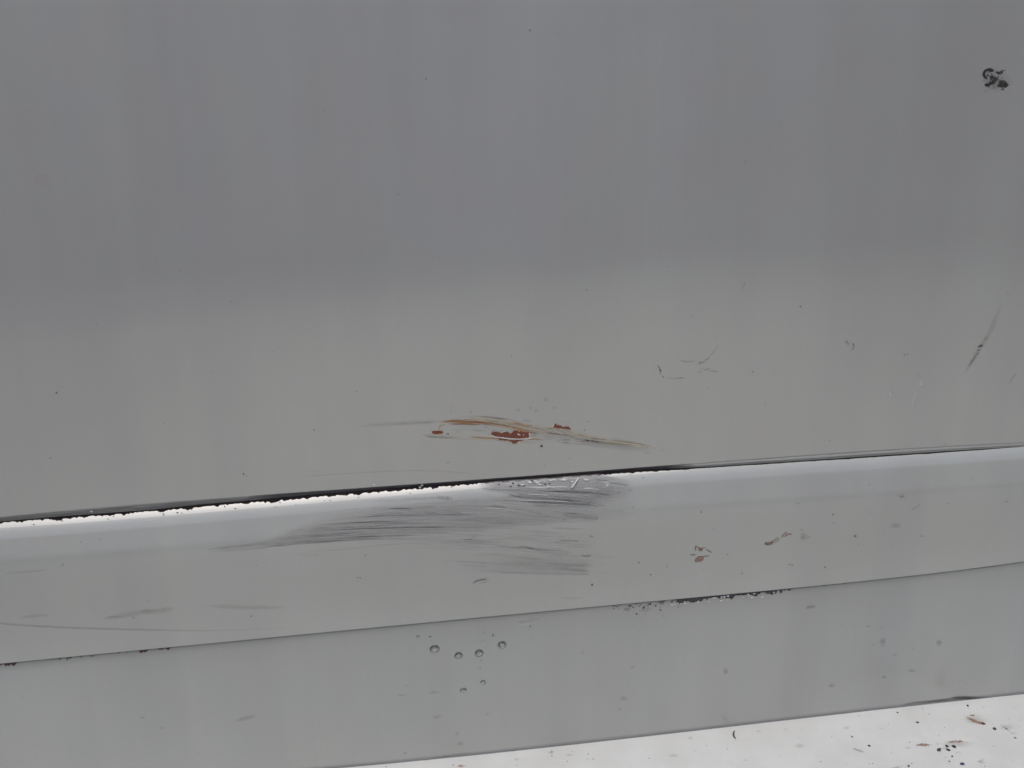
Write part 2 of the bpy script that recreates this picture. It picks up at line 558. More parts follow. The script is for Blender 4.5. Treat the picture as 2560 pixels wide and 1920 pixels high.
st = ntex(nt, 2.3, 3, 0.6, stretch=(1, 1, 0.03))
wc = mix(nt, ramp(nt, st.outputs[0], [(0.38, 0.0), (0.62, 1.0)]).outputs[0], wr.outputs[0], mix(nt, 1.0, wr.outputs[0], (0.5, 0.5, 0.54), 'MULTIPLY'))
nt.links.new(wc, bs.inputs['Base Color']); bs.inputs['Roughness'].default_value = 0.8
M_SIDE = solid_mat('added_wall_dark', (0.07, 0.072, 0.08), (0.05, 0.052, 0.06), 1.0, rough=0.9)  # dark material of added side walls, unused
gm = bpy.data.meshes.new('ground')
gm.from_pydata([(-60, -60, 0), (60, -60, 0), (60, 60, 0), (-60, 60, 0)], [], [(0, 1, 2, 3)])
g = link('ground', gm, M_GROUND, smooth=False)
g['kind'] = 'structure'
box_obj('added_wall', -9, 9, -4.9, -4.55, 0, 1.7, M_ADDWALL)  # unseen wall, added to be mirrored in the panels

# ------------------------------------------------------------------ the grey body
body = empty('steel_body_side', (0, 0.05, 0.4), 'grey painted steel side of overlapping panels, scraped to red primer, above the white ledge', 'body panel')
body.location = (0, 0, 0)

U = np.linspace(-500, 3060, 220)


def rows_grid(name, U, rowsY, depth, mat, parent, extra_back=None):
    pts = []
    for r in rowsY:
        pts.append(P(U, r, depth(U, r)))
    pts = np.vstack(pts)
    uv = np.zeros((len(pts), 2))
    return grid(name, pts, len(U), len(rowsY), mat, parent)


# upper panel with its turned-in hem
rows = [np.full_like(U, 0)+E1(U)-s for s in list(np.linspace(2300, 60, 70))+list(np.linspace(50, 0, 24))]
pts = [P(U, r, DA(U, r)) for r in rows]
lipb = E1(U)+LIPW(U)
d1 = DA(U, E1(U))
for k in (0.12, 0.3, 0.6, 1.0):
    pts.append(P(U, E1(U)+LIPW(U)*k, d1+0.0013*k))
back = P(U, lipb, d1+0.0013)
pts.append(back+np.array([0, 0.016, 0.001]))
upper = grid('upper_panel', np.vstack(pts), len(U), len(pts), M_UP, body, label='large smooth upper grey panel with rusty scrape near its lower edge')

# dark seam between the panels
UF = np.arange(-500, 3060, 2.5)
top = P(UF, E1(UF)+LIPW(UF)-3, 0.0065)
mid = P(UF, BK(UF)+9, 0.0050)
low = mid+np.array([0, 0.02, -0.01])
tb = top+np.array([0, 0.004, 0.012])
seam = grid('seam_gap', np.vstack([tb, top, mid, low]), len(UF), 4, M_GAP, body, label='dark open seam between upper panel and sill')

# sill panel: ragged painted top edge, rounded shoulder, flared lower lip
rag = np.array([nz(u/27, 1.0, 4)*13+nz(u/9, 3.0, 3)*3.5 for u in UF])
rag = np.abs(rag)*1.35-4.5
amp = np.interp(UF, [-500, 0, 1250, 1600, 1700, 3060], [1.0, 1.0, 0.9, 0.55, 0.16, 0.12])
rag *= amp
offs = list(np.arange(0, 30, 2.5))+list(np.arange(30, 100, 7))+list(np.linspace(100, 205, 9))
pts = []
for s in offs:
    y = BK(UF)+s+rag*max(0.0, 1-s/30.0)
    pts.append(P(UF, y, DB(UF, y)))
for t in list(np.linspace(0, 1, 14)[1:-1]):
    a = BK(UF)+205; b = E3(UF)-46
    y = a+(b-a)*t
    pts.append(P(UF, y, DB(UF, y)))
for s in np.linspace(46, 0, 16):
    pts.append(P(UF, E3(UF)-s, DB(UF, E3(UF)-s)))
last = pts[-1]
pts.append(last+np.array([0, 0.0012, -0.0006]))
pts.append(last+np.array([0, 0.006, 0.0006]))
sill = grid('sill_panel', np.vstack(pts), len(UF), len(pts), M_SILL, body, label='grey sill panel with bright rounded shoulder and scuffed middle')

# lower panel, tucked under the lip of the sill
rows = [E3(U)+s for s in list(np.arange(-40, 20, 4))+list(np.arange(20, 90, 10))]
for t in np.linspace(0, 1, 30)[1:]:
    rows.append(E3(U)+90+(E4(U)+2-E3(U)-90)*t)
pts = [P(U, r, DC(U, r)) for r in rows]
pts.append(pts[-1]+np.array([0, 0.0012, -0.002]))
lower = grid('lower_panel', np.vstack(pts), len(U), len(pts), M_LOW, body, label='plain lower grey panel carrying the water drops')

# ------------------------------------------------------------------ white ledge
m, nt, bs, out = new_mat('white_ledge_paint')
n1 = ntex(nt, 30, 5, 0.6)
c = mix(nt, ramp(nt, n1.outputs[0], [(0.35, 0.0), (0.7, 1.0)]).outputs[0], (0.62, 0.626, 0.60), (0.56, 0.562, 0.535))
n2 = ntex(nt, 230, 3, 0.6)
n3 = ntex(nt, 22, 3, 0.5)
k = mth(nt, 'MULTIPLY', ramp(nt, n2.outputs[0], [(0.66, 0.0), (0.72, 1.0)]).outputs[0], ramp(nt, n3.outputs[0], [(0.45, 0.05), (0.65, 0.7)]).outputs[0])
c = mix(nt, k, c, (0.22, 0.19, 0.15))
nt.links.new(c, bs.inputs['Base Color'])
bs.inputs['Roughness'].default_value = 0.42
bp = node(nt, 'ShaderNodeBump'); bp.inputs['Strength'].default_value = 0.15; bp.inputs['Distance'].default_value = 0.001
nt.links.new(n1.outputs[0], bp.inputs['Height']); nt.links.new(bp.outputs[0], bs.inputs['Normal'])
M_LEDGE = m
e = P(U, E4(U), DC(U, E4(U)))
pts = []
for dy in (0.02, 0.0005, 0, -0.002, -0.006, -0.015, -0.03, -0.06, -0.10, -0.14, -0.17):
    q = e.copy(); q[:, 1] += dy
    pts.append(q)
q = e.copy(); q[:, 1] -= 0.176; q[:, 2] -= 0.003; pts.append(q)
q = e.copy(); q[:, 1] -= 0.178; q[:, 2] -= 0.009; pts.append(q)
q = q.copy(); q[:, 2] -= 0.05; pts.append(q)
q = q.copy(); q[:, 1] += 0.2; pts.append(q)
ledge = grid('white_ledge', np.vstack(pts), len(U), len(pts), M_LEDGE, None, label='white horizontal ledge strewn with dirt, under the grey body side')
ledge['category'] = 'ledge'


# ------------------------------------------------------------------ wear on the upper panel
Z1 = (880, 1010, 5.267); Z2 = (1280, 1010, 5.53); ZA = (850, 960, 2.602); Z7 = (1500, 680, 2.087); Z8 = (2300, 100, 7.54)


def SA(name, pts, w, mat, f=None, label=None, **k): return stroke(upper, name, pts, w, mat, DA, label, frm=f, **k)


def zc(p, f): return (f[0]+p[0]/f[2], f[1]+p[1]/f[2])


# grey rub running in from the left
SA('scuff', [(110, 275), (300, 262), (500, 250), (690, 240)], 13, K_GREY, ZA, 'long greenish grey rub left of the rust')
SA('scuff', [(330, 262), (500, 254), (640, 246)], 6, K_GREY, ZA)
SA('scuff', [(520, 322), (580, 342), (660, 348), (760, 350)], 5, K_DARK, ZA)
SA('scuff', [(540, 325), (600, 335), (690, 345), (780, 350)], 8, K_PALE, ZA)
# body of the scrape: cream filler showing through in arcs
SA('scrape', [(640, 248), (760, 236), (900, 234), (1060, 250), (1240, 292), (1400, 318), (1560, 350), (1700, 368), (1860, 388), (2040, 415)], 26, K_CREAM, ZA,
   'cream filler showing through the main arc of the scrape', taper=(0.2, 0.3), nacross=11)
SA('scrape', [(700, 262), (860, 268), (1000, 290), (1120, 300), (1300, 318), (1500, 352), (1700, 378)], 34, K_PALE, ZA, 'pale grey rubbed band inside the scrape', nacross=11)
SA('scrape', [(1250, 285), (1400, 295), (1520, 325), (1640, 352), (1800, 372), (1950, 392), (2050, 412)], 14, K_CREAM, ZA, 'cream tail of the scrape on the right')
SA('scrape', [(1500, 352), (1700, 382), (1880, 402), (2020, 418)], 9, K_PALE, ZA)
SA('scrape', [(1480, 372), (1650, 392), (1900, 418), (2040, 432)], 16, K_GREYSOFT, ZA)
SA('scrape', [(560, 345), (700, 352), (850, 356), (1000, 362), (1180, 376), (1330, 380)], 8, K_CREAM, ZA)
SA('scrape', [(1230, 330), (1340, 342), (1480, 350), (1600, 372)], 18, K_PALE, ZA)
# rust-stained edges
SA('rust_streak', [(1150, 236), (1270, 226), (1400, 226), (1560, 236), (1690, 246), (1850, 270), (2000, 290), (2120, 312), (2230, 334), (2420, 360)], 7, K_OCHRE, Z1, 'orange brown rust line over the top of the scrape', taper=(.1, .3))
SA('rust_streak', [(1240, 226), (1350, 226), (1500, 233), (1640, 242), (1740, 258), (1900, 274), (2060, 296)], 4.6, K_RUST, Z1, 'dark red brown core of the rust line', taper=(.15, .3), nacross=7)
SA('rust_streak', [(1290, 270), (1400, 264), (1530, 264), (1640, 272), (1700, 270)], 3.6, K_RUST, Z1)
SA('rust_streak', [(1250, 262), (1400, 252), (1560, 252), (1720, 268)], 3.5, K_OCHRE, Z1)
SA('rust_streak', [(1140, 284), (1185, 276), (1240, 272)], 2.4, K_DARK, Z1)
SA('rust_streak', [(1150, 335), (1155, 300), (1180, 286)], 3, K_OCHRE, Z1)
SA('rust_streak', [(1530, 434), (1640, 438), (1760, 446), (1890, 452), (2000, 470), (2120, 496)], 4.5, K_OCHRE, Z1, 'thin orange line running into the main patch', taper=(.2, .2))
SA('rust_streak', [(0, 512), (80, 498), (160, 480), (260, 484), (400, 494), (450, 506)], 5, K_OCHRE, Z2, taper=(.1, .3))
SA('rust_streak', [(0, 330), (110, 362), (220, 384), (350, 402)], 4, K_OCHRE, Z2, taper=(.1, .4))
SA('rust_streak', [(235, 396), (300, 402), (350, 406)], 2, K_RUST, Z2)
SA('rust_streak', [(0, 258), (90, 268), (200, 296), (300, 302)], 3.5, K_OCHRE, Z2)
SA('rust_streak', [(770, 462), (880, 470), (960, 484), (1030, 496)], 3, K_OCHRE, Z2)
smudge(upper, 'rust_streak', *zc((760, 425), Z2), 6, 3.5, 0.2, K_OCHRE, DA)
smudge(upper, 'rust_streak', *zc((560, 336), Z2), 7, 3, 0, K_CREAM, DA)
# cream lips round the bare patches
SA('paint_lip', [(1075, 400), (1130, 408), (1200, 404), (1260, 412)], 3.5, K_LIGHT, Z1, soft=True)
SA('paint_lip', [(590, 338), (700, 346), (800, 362)], 3.2, K_LIGHT, Z2)
SA('paint_lip', [(2080, 352), (2120, 344), (2150, 336)], 4, K_LIGHT, Z1)
SA('paint_lip', [(1815, 396), (1850, 410), (1890, 432)], 5, K_LIGHT, Z1)
rimmed(upper, 'rust_patch', [(1048, 365), (1075, 352), (1130, 347), (1185, 352), (1200, 370), (1212, 385), (1190, 390), (1150, 393), (1125, 403), (1080, 395), (1055, 380)], M_PRIMER, DA, 'small leaf shaped patch of red primer on the left', frm=Z1)
dot(upper, 'rust_patch', *zc((1265, 394), Z1), 2.2, M_PRIMER, DA, asp=1.5)
dot(upper, 'rust_patch', *zc((1862, 353), Z1), 1.3, M_PRIMER, DA)
mp = [zc(p, Z1) for p in [(1830, 380), (1860, 374), (1900, 362), (1940, 374), (1975, 386), (2010, 364), (2040, 362), (2065, 382), (2085, 388), (2110, 372), (2135, 346), (2160, 340), (2190, 350)]]
mp += [zc(p, Z2) for p in [(75, 362), (100, 386), (120, 375), (160, 385), (235, 395), (233, 420), (243, 440), (230, 464), (140, 474), (60, 478), (0, 472)]]
mp += [zc(p, Z1) for p in [(2080, 455), (2000, 442), (1900, 432), (1870, 420), (1840, 402)]]
rimmed(upper, 'rust_patch', mp, M_PRIMER, DA, 'largest patch of red primer with a scalloped upper edge')
lp = [zc(p, Z1) for p in [(1915, 455), (2000, 462), (2080, 476), (2160, 480)]]
lp += [zc(p, Z2) for p in [(80, 492), (200, 482), (190, 490), (130, 505), (85, 520), (72, 540), (15, 545)]]
lp += [zc(p, Z1) for p in [(2115, 516), (2100, 500), (2050, 486), (1930, 470)]]
rimmed(upper, 'rust_patch', lp, M_PRIMER2, DA, 'narrow paler primer strip under the largest patch')
patch(upper, 'rust_patch', [zc(p, Z2) for p in [(5, 528), (75, 524), (70, 542), (15, 546)]], M_PRIMER, DA)
stroke(upper, 'paint_lip', [(1800, 424), (1890, 434), (2000, 448), (2120, 460), (2210, 462), (2310, 456), (2390, 446)], 3.0, K_LIGHT, lambda a, b: DA(a, b)-0.0005, 'cream line across the foot of the largest patch', soft=False, taper=(.1, .1), frm=Z1)
DAF = lambda a, b: DA(a, b)-0.0005
patch(upper, 'paint_flake', [(72, 410), (88, 408), (118, 428), (110, 434), (85, 428)], M_FLAKE, DAF, frm=Z2, jit=.4)
patch(upper, 'paint_flake', [(152, 424), (163, 420), (168, 434), (158, 440)], M_FLAKE, DAF, frm=Z2, jit=.4)
rimmed(upper, 'rust_patch', [(595, 268), (620, 290), (680, 300), (700, 312), (740, 315), (800, 322), (818, 355), (790, 350), (700, 340), (600, 330), (568, 325)], M_PRIMER, DA,
      'oblong patch of red primer with a peak, on the right', frm=Z2)
patch(upper, 'paint_chip', [(410, 563), (432, 590), (388, 592)], M_BLACK, DA, 'tiny black triangular chip under the scrape', frm=Z2, jit=.3)
patch(upper, 'paint_chip', [(1015, 504), (1050, 498), (1070, 508), (1045, 518)], M_CHIPBROWN, DA, frm=Z2, jit=.3)
K_CREAMLINE = mark_mat('cream_line', (0.64, 0.58, 0.46), 0.85, 0.6, color2=(0.60, 0.50, 0.36))
ARC = [(640, 248), (760, 236), (900, 234), (1060, 252), (1240, 294), (1400, 318), (1560, 350), (1700, 372), (1860, 390), (2030, 414)]
for i_ in range(34):
    a_ = random.randint(0, 6); b_ = min(len(ARC), a_+random.randint(3, 5))
    o_ = random.gauss(6, 14 if a_ < 4 else 8)
    seg = [(x_+random.uniform(-12, 12), y_+o_*(1-.05*abs(k_-4))) for k_, (x_, y_) in list(enumerate(ARC))[a_:b_]]
    SA('scratch', seg, random.uniform(1.3, 2.8), random.choice([K_CREAMLINE, K_CREAMLINE, K_LIGHT, K_OCHRE if a_ < 4 else K_CREAMLINE, K_DARK]), ZA, taper=(.3, .3), wob=.3, nacross=5)
for seg, w_, k_ in [([(1600, 362), (1800, 380), (1950, 398), (2030, 412)], 2.6, K_CREAMLINE), ([(1740, 385), (1900, 402), (1990, 412)], 3, K_CREAMLINE), ([(690, 232), (860, 224), (1040, 236), (1220, 272)], 2.4, K_CREAMLINE),
                    ([(1060, 258), (1180, 280), (1300, 302), (1480, 330)], 3, K_CREAMLINE), ([(1240, 262), (1380, 282), (1500, 318), (1600, 340)], 2.6, K_CREAMLINE)]:
    SA('scratch', seg, w_, k_, ZA, taper=(.2, .2))
# thin scratches about the scrape
for pts, w, k, f in [
    ([(895, 213), (980, 218), (1090, 234)], 2.2, K_DARK, ZA), ([(990, 222), (1050, 226), (1092, 234)], 2.4, K_DARK, ZA),
    ([(1180, 236), (1215, 238), (1250, 248)], 2.4, K_DARK, ZA), ([(700, 298), (800, 296), (880, 302)], 2.6, K_GREY, ZA),
    ([(1560, 335), (1620, 346), (1720, 362)], 2.2, K_DARK, Z1), ([(1740, 288), (1780, 310), (1800, 326)], 2.4, K_DARK, Z1), ([(1748, 284), (1790, 308), (1815, 330)], 2, K_LIGHT, Z1),
    ([(1370, 376), (1400, 370), (1430, 366)], 2, K_DARK, Z1), ([(1450, 550), (1490, 540), (1520, 534)], 2, K_LIGHT, Z1), ([(1452, 544), (1490, 536)], 1.6, K_DARK, Z1),
    ([(1230, 780), (1270, 768), (1306, 762)], 2.2, K_DARK, Z1), ([(1415, 363), (1460, 365), (1512, 362)], 3, K_GREY, ZA),
    ([(1425, 378), (1490, 386), (1600, 392)], 3.2, K_GREY, ZA), ([(1460, 392), (1560, 392), (1680, 394)], 2.6, K_GREY, ZA),
    ([(1350, 318), (1400, 324), (1460, 336)], 3, K_GREY, ZA), ([(1440, 380), (1500, 384)], 2.5, K_DARK, ZA),
    ([(1070, 470), (1200, 484), (1340, 498)], 2.4, K_DARK, Z2), ([(1080, 518), (1160, 524), (1250, 536)], 2.4, K_DARK, Z2),
    ([(1340, 500), (1560, 520), (1760, 552), (1940, 580)], 2.8, K_DARK, Z2), ([(1850, 600), (1885, 604)], 2.6, K_DARK, Z2), ([(1940, 606), (1985, 616), (1960, 630)], 3, K_GREY, Z2),
    ([(1420, 550), (1600, 566), (1700, 588)], 3, K_GREY, Z2), ([(1780, 660), (1850, 676), (1930, 684)], 4, K_GREYSOFT, Z2),
    ([(480, 345), (540, 342), (575, 330)], 2, K_DARK, Z2), ([(745, 290), (790, 270)], 1.6, K_DARK, Z2), ([(560, 225), (700, 240), (850, 262)], 2, K_GREY, Z2),
    ([(940, 250), (1060, 242)], 1.8, K_GREY, Z2), ([(180, 300), (260, 304)], 3, K_GREY, Z2), ([(500, 400), (580, 412), (660, 424)], 4, K_GREY, Z2),
    ([(250, 434), (350, 440)], 2, K_DARK, Z2), ([(620, 498), (700, 500), (800, 497)], 2.5, K_GREY, Z2)]:
    SA('scratch', pts, w*1.15, k, f, taper=(.3, .3))
# long line low on the panel
SA('scratch', [(735, 1194), (780, 1190), (850, 1185), (1000, 1177), (1100, 1178), (1170, 1183), (1240, 1190)], 3.6, K_GREY, None, 'long faint curved scratch close above the seam', taper=(.1, .2))
SA('scratch', [(772, 1178), (800, 1177)], 2, K_GREY)
for p, r in [((1340, 100), 6), ((1240, 155), 4), ((1275, 175), 5), ((1395, 155), 4), ((1160, 170), 5), ((855, 182), 4), ((720, 180), 3), ((720, 155), 3)]:
    smudge(upper, 'smudge', *zc(p, ZA), r*1.3, r, -0.4, K_SMEAR, DA)
for p, r in [((1610, 243), 1.8), ((1590, 300), 1.8), ((2093, 432), 1.6), ((1488, 485), 1.2), ((1330, 528), 1.2), ((108, 50), 1.6)]:
    dot(upper, 'dirt_speck', *zc(p, ZA), r, M_CHIP, DA)
# black transfer mark in the upper right corner
mk = 'black rubbery smear near the upper right corner'
SA('black_smear', [(1400, 600), (1360, 560), (1290, 548), (1225, 580), (1200, 640), (1215, 690), (1260, 722), (1320, 735)], 9, K_SPECK, Z8, mk, taper=(.1, .15), endw=.5)
SA('black_smear', [(1240, 570), (1300, 560), (1360, 580), (1330, 625)], 12, K_SPECK, Z8)
smudge(upper, 'black_smear', *zc((1372, 708), Z8), 8, 8, 0, K_SPECK, DA, power=.5)
SA('black_smear', [(1400, 590), (1450, 600), (1510, 625), (1560, 600), (1595, 560)], 7, K_SPECK, Z8)
SA('black_smear', [(1500, 630), (1460, 690), (1440, 750), (1400, 790), (1340, 820), (1270, 850), (1210, 838)], 9, K_SPECK, Z8, endw=.5)
smudge(upper, 'black_smear', *zc((1265, 845), Z8), 8, 6, 0.4, K_SPECK, DA, power=.6)
smudge(upper, 'black_smear', *zc((1355, 805), Z8), 7, 6, 0.4, K_SPECK, DA, power=.6)
SA('black_smear', [(1480, 850), (1530, 775), (1600, 790), (1650, 850), (1590, 880), (1500, 870), (1470, 840)], 10, K_SPECK, Z8, endw=.6, taper=(.05, .05))
smudge(upper, 'black_smear', *zc((1550, 810), Z8), 7, 7, 0, K_SPECK, DA, power=.5)
for x_, y_, a_, b_ in ((1300, 575, 10, 4.5), (1210, 640, 4, 7), (1372, 705, 6.5, 6.5), (1355, 800, 7, 5), (1262, 848, 6.5, 5), (1548, 812, 6.5, 6), (1500, 855, 6, 4), (1620, 850, 6, 5), (1500, 615, 8, 3), (1580, 572, 5, 3), (1440, 740, 4, 7), (1560, 930, 5, 2.5)):
    smudge(upper, 'black_smear', *zc((x_, y_), Z8), a_, b_, random.uniform(-.3, .3), K_SMEARBLACK, DA, power=.35, rag=.6)
smudge(upper, 'black_smear', *zc((1300, 640), Z8), 22, 17, 0.3, K_SPECKSOFT, DA, power=.45, rag=.5)
smudge(upper, 'black_smear', *zc((1400, 790), Z8), 32, 16, -0.1, K_SPECKSOFT, DA, power=.45, rag=.5)
smudge(upper, 'black_smear', *zc((1530, 620), Z8), 16, 10, -0.4, K_SPECKSOFT, DA, power=.6, rag=.5)
smudge(upper, 'black_smear', *zc((1570, 850), Z8), 16, 14, -0.1, K_SPECKSOFT, DA, power=.4, rag=.5)
for a_ in ([(1390, 590), (1330, 552), (1250, 560), (1205, 620), (1215, 685), (1262, 722)], [(1370, 660), (1372, 745)], [(1400, 720), (1380, 790), (1330, 825), (1230, 838)], [(1250, 870), (1300, 850)],
           [(1500, 870), (1545, 790), (1610, 810), (1640, 850)], [(1470, 842), (1530, 868), (1600, 860)], [(1410, 590), (1500, 622), (1590, 568)], [(1260, 575), (1360, 575)]):
    SA('black_smear', a_, 8, K_SMEARBLACK, Z8, endw=.5, taper=(.15, .15), wob=.35)
smudge(upper, 'black_smear', *zc((1560, 935), Z8), 6, 3, 0, K_SPECK, DA, power=.8)
smudge(upper, 'smudge', *zc((1370, 900), Z8), 26, 9, 0.05, K_SMEAR, DA)
smudge(upper, 'smudge', *zc((1450, 740), Z8), 38, 30, 0.3, K_SMEAR, DA, power=.7)
smudge(upper, 'smudge', *zc((1240, 965), Z8), 6, 4, 0, K_SMEAR, DA)
# right hand marks
SA('dirt_streak', [(2100, 150), (2070, 230), (2030, 320), (1990, 385), (1955, 440), (1920, 500), (1895, 540)], 16, K_HAZE, Z7, 'slanting brown smear with a dark blob near the right edge', taper=(.3, .3))
SA('dirt_streak', [(1980, 400), (1945, 460), (1905, 520)], 12, K_SPECKF, Z7)
SA('dirt_streak', [(2030, 330), (1995, 370)], 12, K_SMEAR, Z7)
smudge(upper, 'black_smear', *zc((1987, 385), Z7), 8, 4.5, -0.5, K_SPECK, DA, 'dark blob in the slanting smear', power=.4)
smudge(upper, 'black_smear', *zc((1976, 408), Z7), 5, 3.5, -0.3, K_SPECK, DA, power=.7)
smudge(upper, 'black_smear', *zc((1972, 425), Z7), 3.5, 3, 0, K_SPECK, DA, power=.8)
smudge(upper, 'smudge', *zc((2128, 112), Z7), 4, 6, 0, K_SMEAR, DA)
SA('dirt_streak', [(2175, 520), (2130, 590)], 6, K_SMEAR, Z7)
for pts, w, k in [([(268, 366), (272, 385)], 4, K_DARK), ([(300, 482), (312, 505), (320, 525)], 4, K_DARK), ([(510, 476), (530, 470), (548, 474)], 3, K_DARK), ([(548, 470), (552, 448)], 3, K_DARK),
                  ([(556, 466), (560, 446)], 3, K_DARK), ([(564, 460), (568, 438)], 3, K_DARK), ([(1285, 380), (1284, 360), (1292, 366), (1296, 380), (1285, 382)], 2.6, K_DARK), ([(1306, 408), (1318, 404), (1326, 388), (1320, 372), (1316, 392)], 3, K_DARK),
                  ([(762, 48), (748, 76), (742, 92), (746, 106)], 1.8, K_DARK), ([(296, 60), (306, 66)], 2.6, K_DARK), ([(340, 548), (380, 556), (430, 552)], 3, K_SMEAR), ([(500, 462), (450, 468), (410, 458)], 4, K_SMEAR),
                  ([(570, 515), (620, 520)], 4, K_SMEAR), ([(1740, 576), (1762, 572)], 2, K_GREY), ([(620, 380), (590, 420), (570, 440)], 3, K_SMEAR)]:
    SA('scuff', pts, w*1.3, k, Z7, taper=(.2, .2), endw=.4)
for p, r in [((316, 514), 3), ((330, 547), 2.2), ((315, 528), 1.6), ((432, 553), 2), ((418, 552), 1.6), ((520, 521), 2), ((550, 509), 2), ((565, 506), 2.2), ((532, 506), 1.5), ((521, 478), 1.6), ((1589, 433), 2.4),
             ((798, 520), 2.2), ((862, 688), 1.8), ((562, 606), 1.4), ((480, 231), 1.4), ((430, 95), 1.4), ((1198, 880), 1.8), ((1797, 897), 1.8), ((685, 772), 1.2), ((258, 715), 1.2), ((323, 645), 1.2), ((603, 336), 1.2)]:
    dot(upper, 'dirt_speck', *zc(p, Z7), r*.9, M_CHIP, DA)
dot(upper, 'dirt_speck', *zc((1046, 181), Z7), 2.4, M_PRIMER2, DA, 'single reddish speck')
smudge(upper, 'white_rub', *zc((1515, 640), Z7), 9, 12, 0.3, K_WHITE, DA, 'chalky white rub mark')
smudge(upper, 'white_rub', *zc((1670, 580), Z7), 9, 12, 0.2, K_WHITE, DA)
SA('white_rub', [(1650, 600), (1630, 680), (1615, 730)], 8, K_WHITE, Z7)
SA('scuff', [(1655, 520), (1662, 545)], 4, K_SMEAR, Z7)
q = 1.1573
for x, y, r in [(389, 583, 1.8), (499, 651, 1.8), (455, 802, 1.6), (122, 848, 2.8), (355, 915, 1.6), (678, 929, 2), (526, 1024, 3), (533, 1029, 1.3), (108, 990, 2), (920, 170, 2), (1145, 65, 2.2),
                (1105, 770, 1.4), (1441, 577, 1.6), (700, 240, 1.2), (1205, 72, 1.2), (300, 300, 1.2), (860, 420, 1.2), (1610, 350, 1.2), (210, 700, 1.2), (590, 760, 1.2), (950, 560, 1.2), (1960, 765, 1.6)]:
    dot(upper, 'dirt_speck', x*q, y*q, r, M_CHIP if r > 1.5 else M_CHIPBROWN, DA)
SA('scuff', [(1262*q, 626*q), (1272*q, 626*q)], 3.2, K_DARK)
smudge(upper, 'smudge', 90*q, 385*q, 40, 26, 0, mark_mat('pinkish_stain', (0.62, 0.5, 0.5), .2), DA)

# grime in the hem of the upper panel and the ragged rubber edge
def DL(px, py):                     # surface of the turned hem
    px = np.asarray(px, float); py = np.asarray(py, float)
    k = np.clip((py-E1(px))/LIPW(px), 0, 1)
    return np.where(py < E1(px), DA(px, py), DA(px, E1(px))+0.0013*k)


def hem(u0, u1, f0, f1, mat, n=7, label=None):
    u = np.arange(u0, u1, 4.0)
    X = []; F = []; UV = []
    for k in np.linspace(0, 1, n):
        y = E1(u)+LIPW(u)*(f0+(f1-f0)*k)+np.array([nz(a/30, 8)*1.5 for a in u])*(0.3+k)
        X.append(P(u, y, DL(u, y)-0.00012))
        ef = np.clip(np.minimum((u-u0)/80, (u1-u)/80), 0, 1)
        F.append(min(1, k*3.5)*ef)
        UV.append(np.stack([u*0.001, np.full_like(u, (k*LIPW(u)).mean()*0.001)], 1))
    return grid('seam_grime', np.vstack(X), len(u), n, mat, upper, np.concatenate(F), np.vstack(UV), label)


hem(-450, 1000, -0.05, 1.0, mark_mat('hem_grime', (0.17, 0.17, 0.17), 0.75, 0.5, color2=(0.10, 0.10, 0.105), sscale=0.35), label='grey grimy hem of the upper panel on the left')
hem(620, 1740, -0.1, 1.0, mark_mat('hem_black', (0.045, 0.044, 0.055), 0.9, 0.2, sscale=.5), label='black grime filling the middle of the seam')
hem(1560, 3000, 0.0, 0.25, mark_mat('hem_line', (0.12, 0.12, 0.13), 0.35, 0.5, sscale=.3))
hem(1560, 3000, 0.5, 0.75, mark_mat('hem_line2', (0.12, 0.12, 0.13), 0.2, 0.6, sscale=.3))
for x, y in [(229, 1279), (935, 1212), (1050, 1218), (1055, 1213)]:
    dot(upper, 'paint_flake', x, y, 2.6, M_FLAKE, lambda a, b: DL(a, b)-0.0003, asp=1.6)

# ------------------------------------------------------------------ wear on the sill
Z3 = (1100, 1150, 4.254); Z4 = (480, 1200, 3.568); ZR = (1600, 1080, 2.304); ZB = (1680, 1260, 5.82); ZL = (0, 1480, 2.602); ZQ = (850, 1400, 2.602)


def SB(name, pts, w, mat, f=None, label=None, **k): return stroke(sill, name, pts, w, mat, DB, label, frm=f, **k)


def band(parent, name, top, bot, mat, depth, label=None, n=14, fadeu=(0.1, 0.1), fadev=(0.15, 0.15)):
    """a wide rubbed area between two traced lines"""
    tx, ty = np.array(top, float).T; bx, by = np.array(bot, float).T
    u = np.arange(tx[0], tx[-1], 5.0)
    T = np.interp(u, tx, ty); B = np.interp(u, bx, by)
    X = []; F = []; UV = []
    s = (u-u[0])/(u[-1]-u[0])
    for k in np.linspace(0, 1, n):
        y = T+(B-T)*k + np.array([nz(a/45, 4+k*3)*2.5 for a in u])
        X.append(P(u, y, depth(u, y)-lift()*0-0.00005))
        ef = np.clip(np.minimum(s/fadeu[0], (1-s)/fadeu[1]), 0, 1)
        ev = np.clip(min(k/max(fadev[0], 1e-3), (1-k)/max(fadev[1], 1e-3)), 0, 1)
        F.append(ef*ev)
        UV.append(np.stack([u*0.001, y*0.001+u*0.00004], 1))
    return grid(name, np.vstack(X), len(u), n, mat, parent, np.concatenate(F), np.vstack(UV), label)


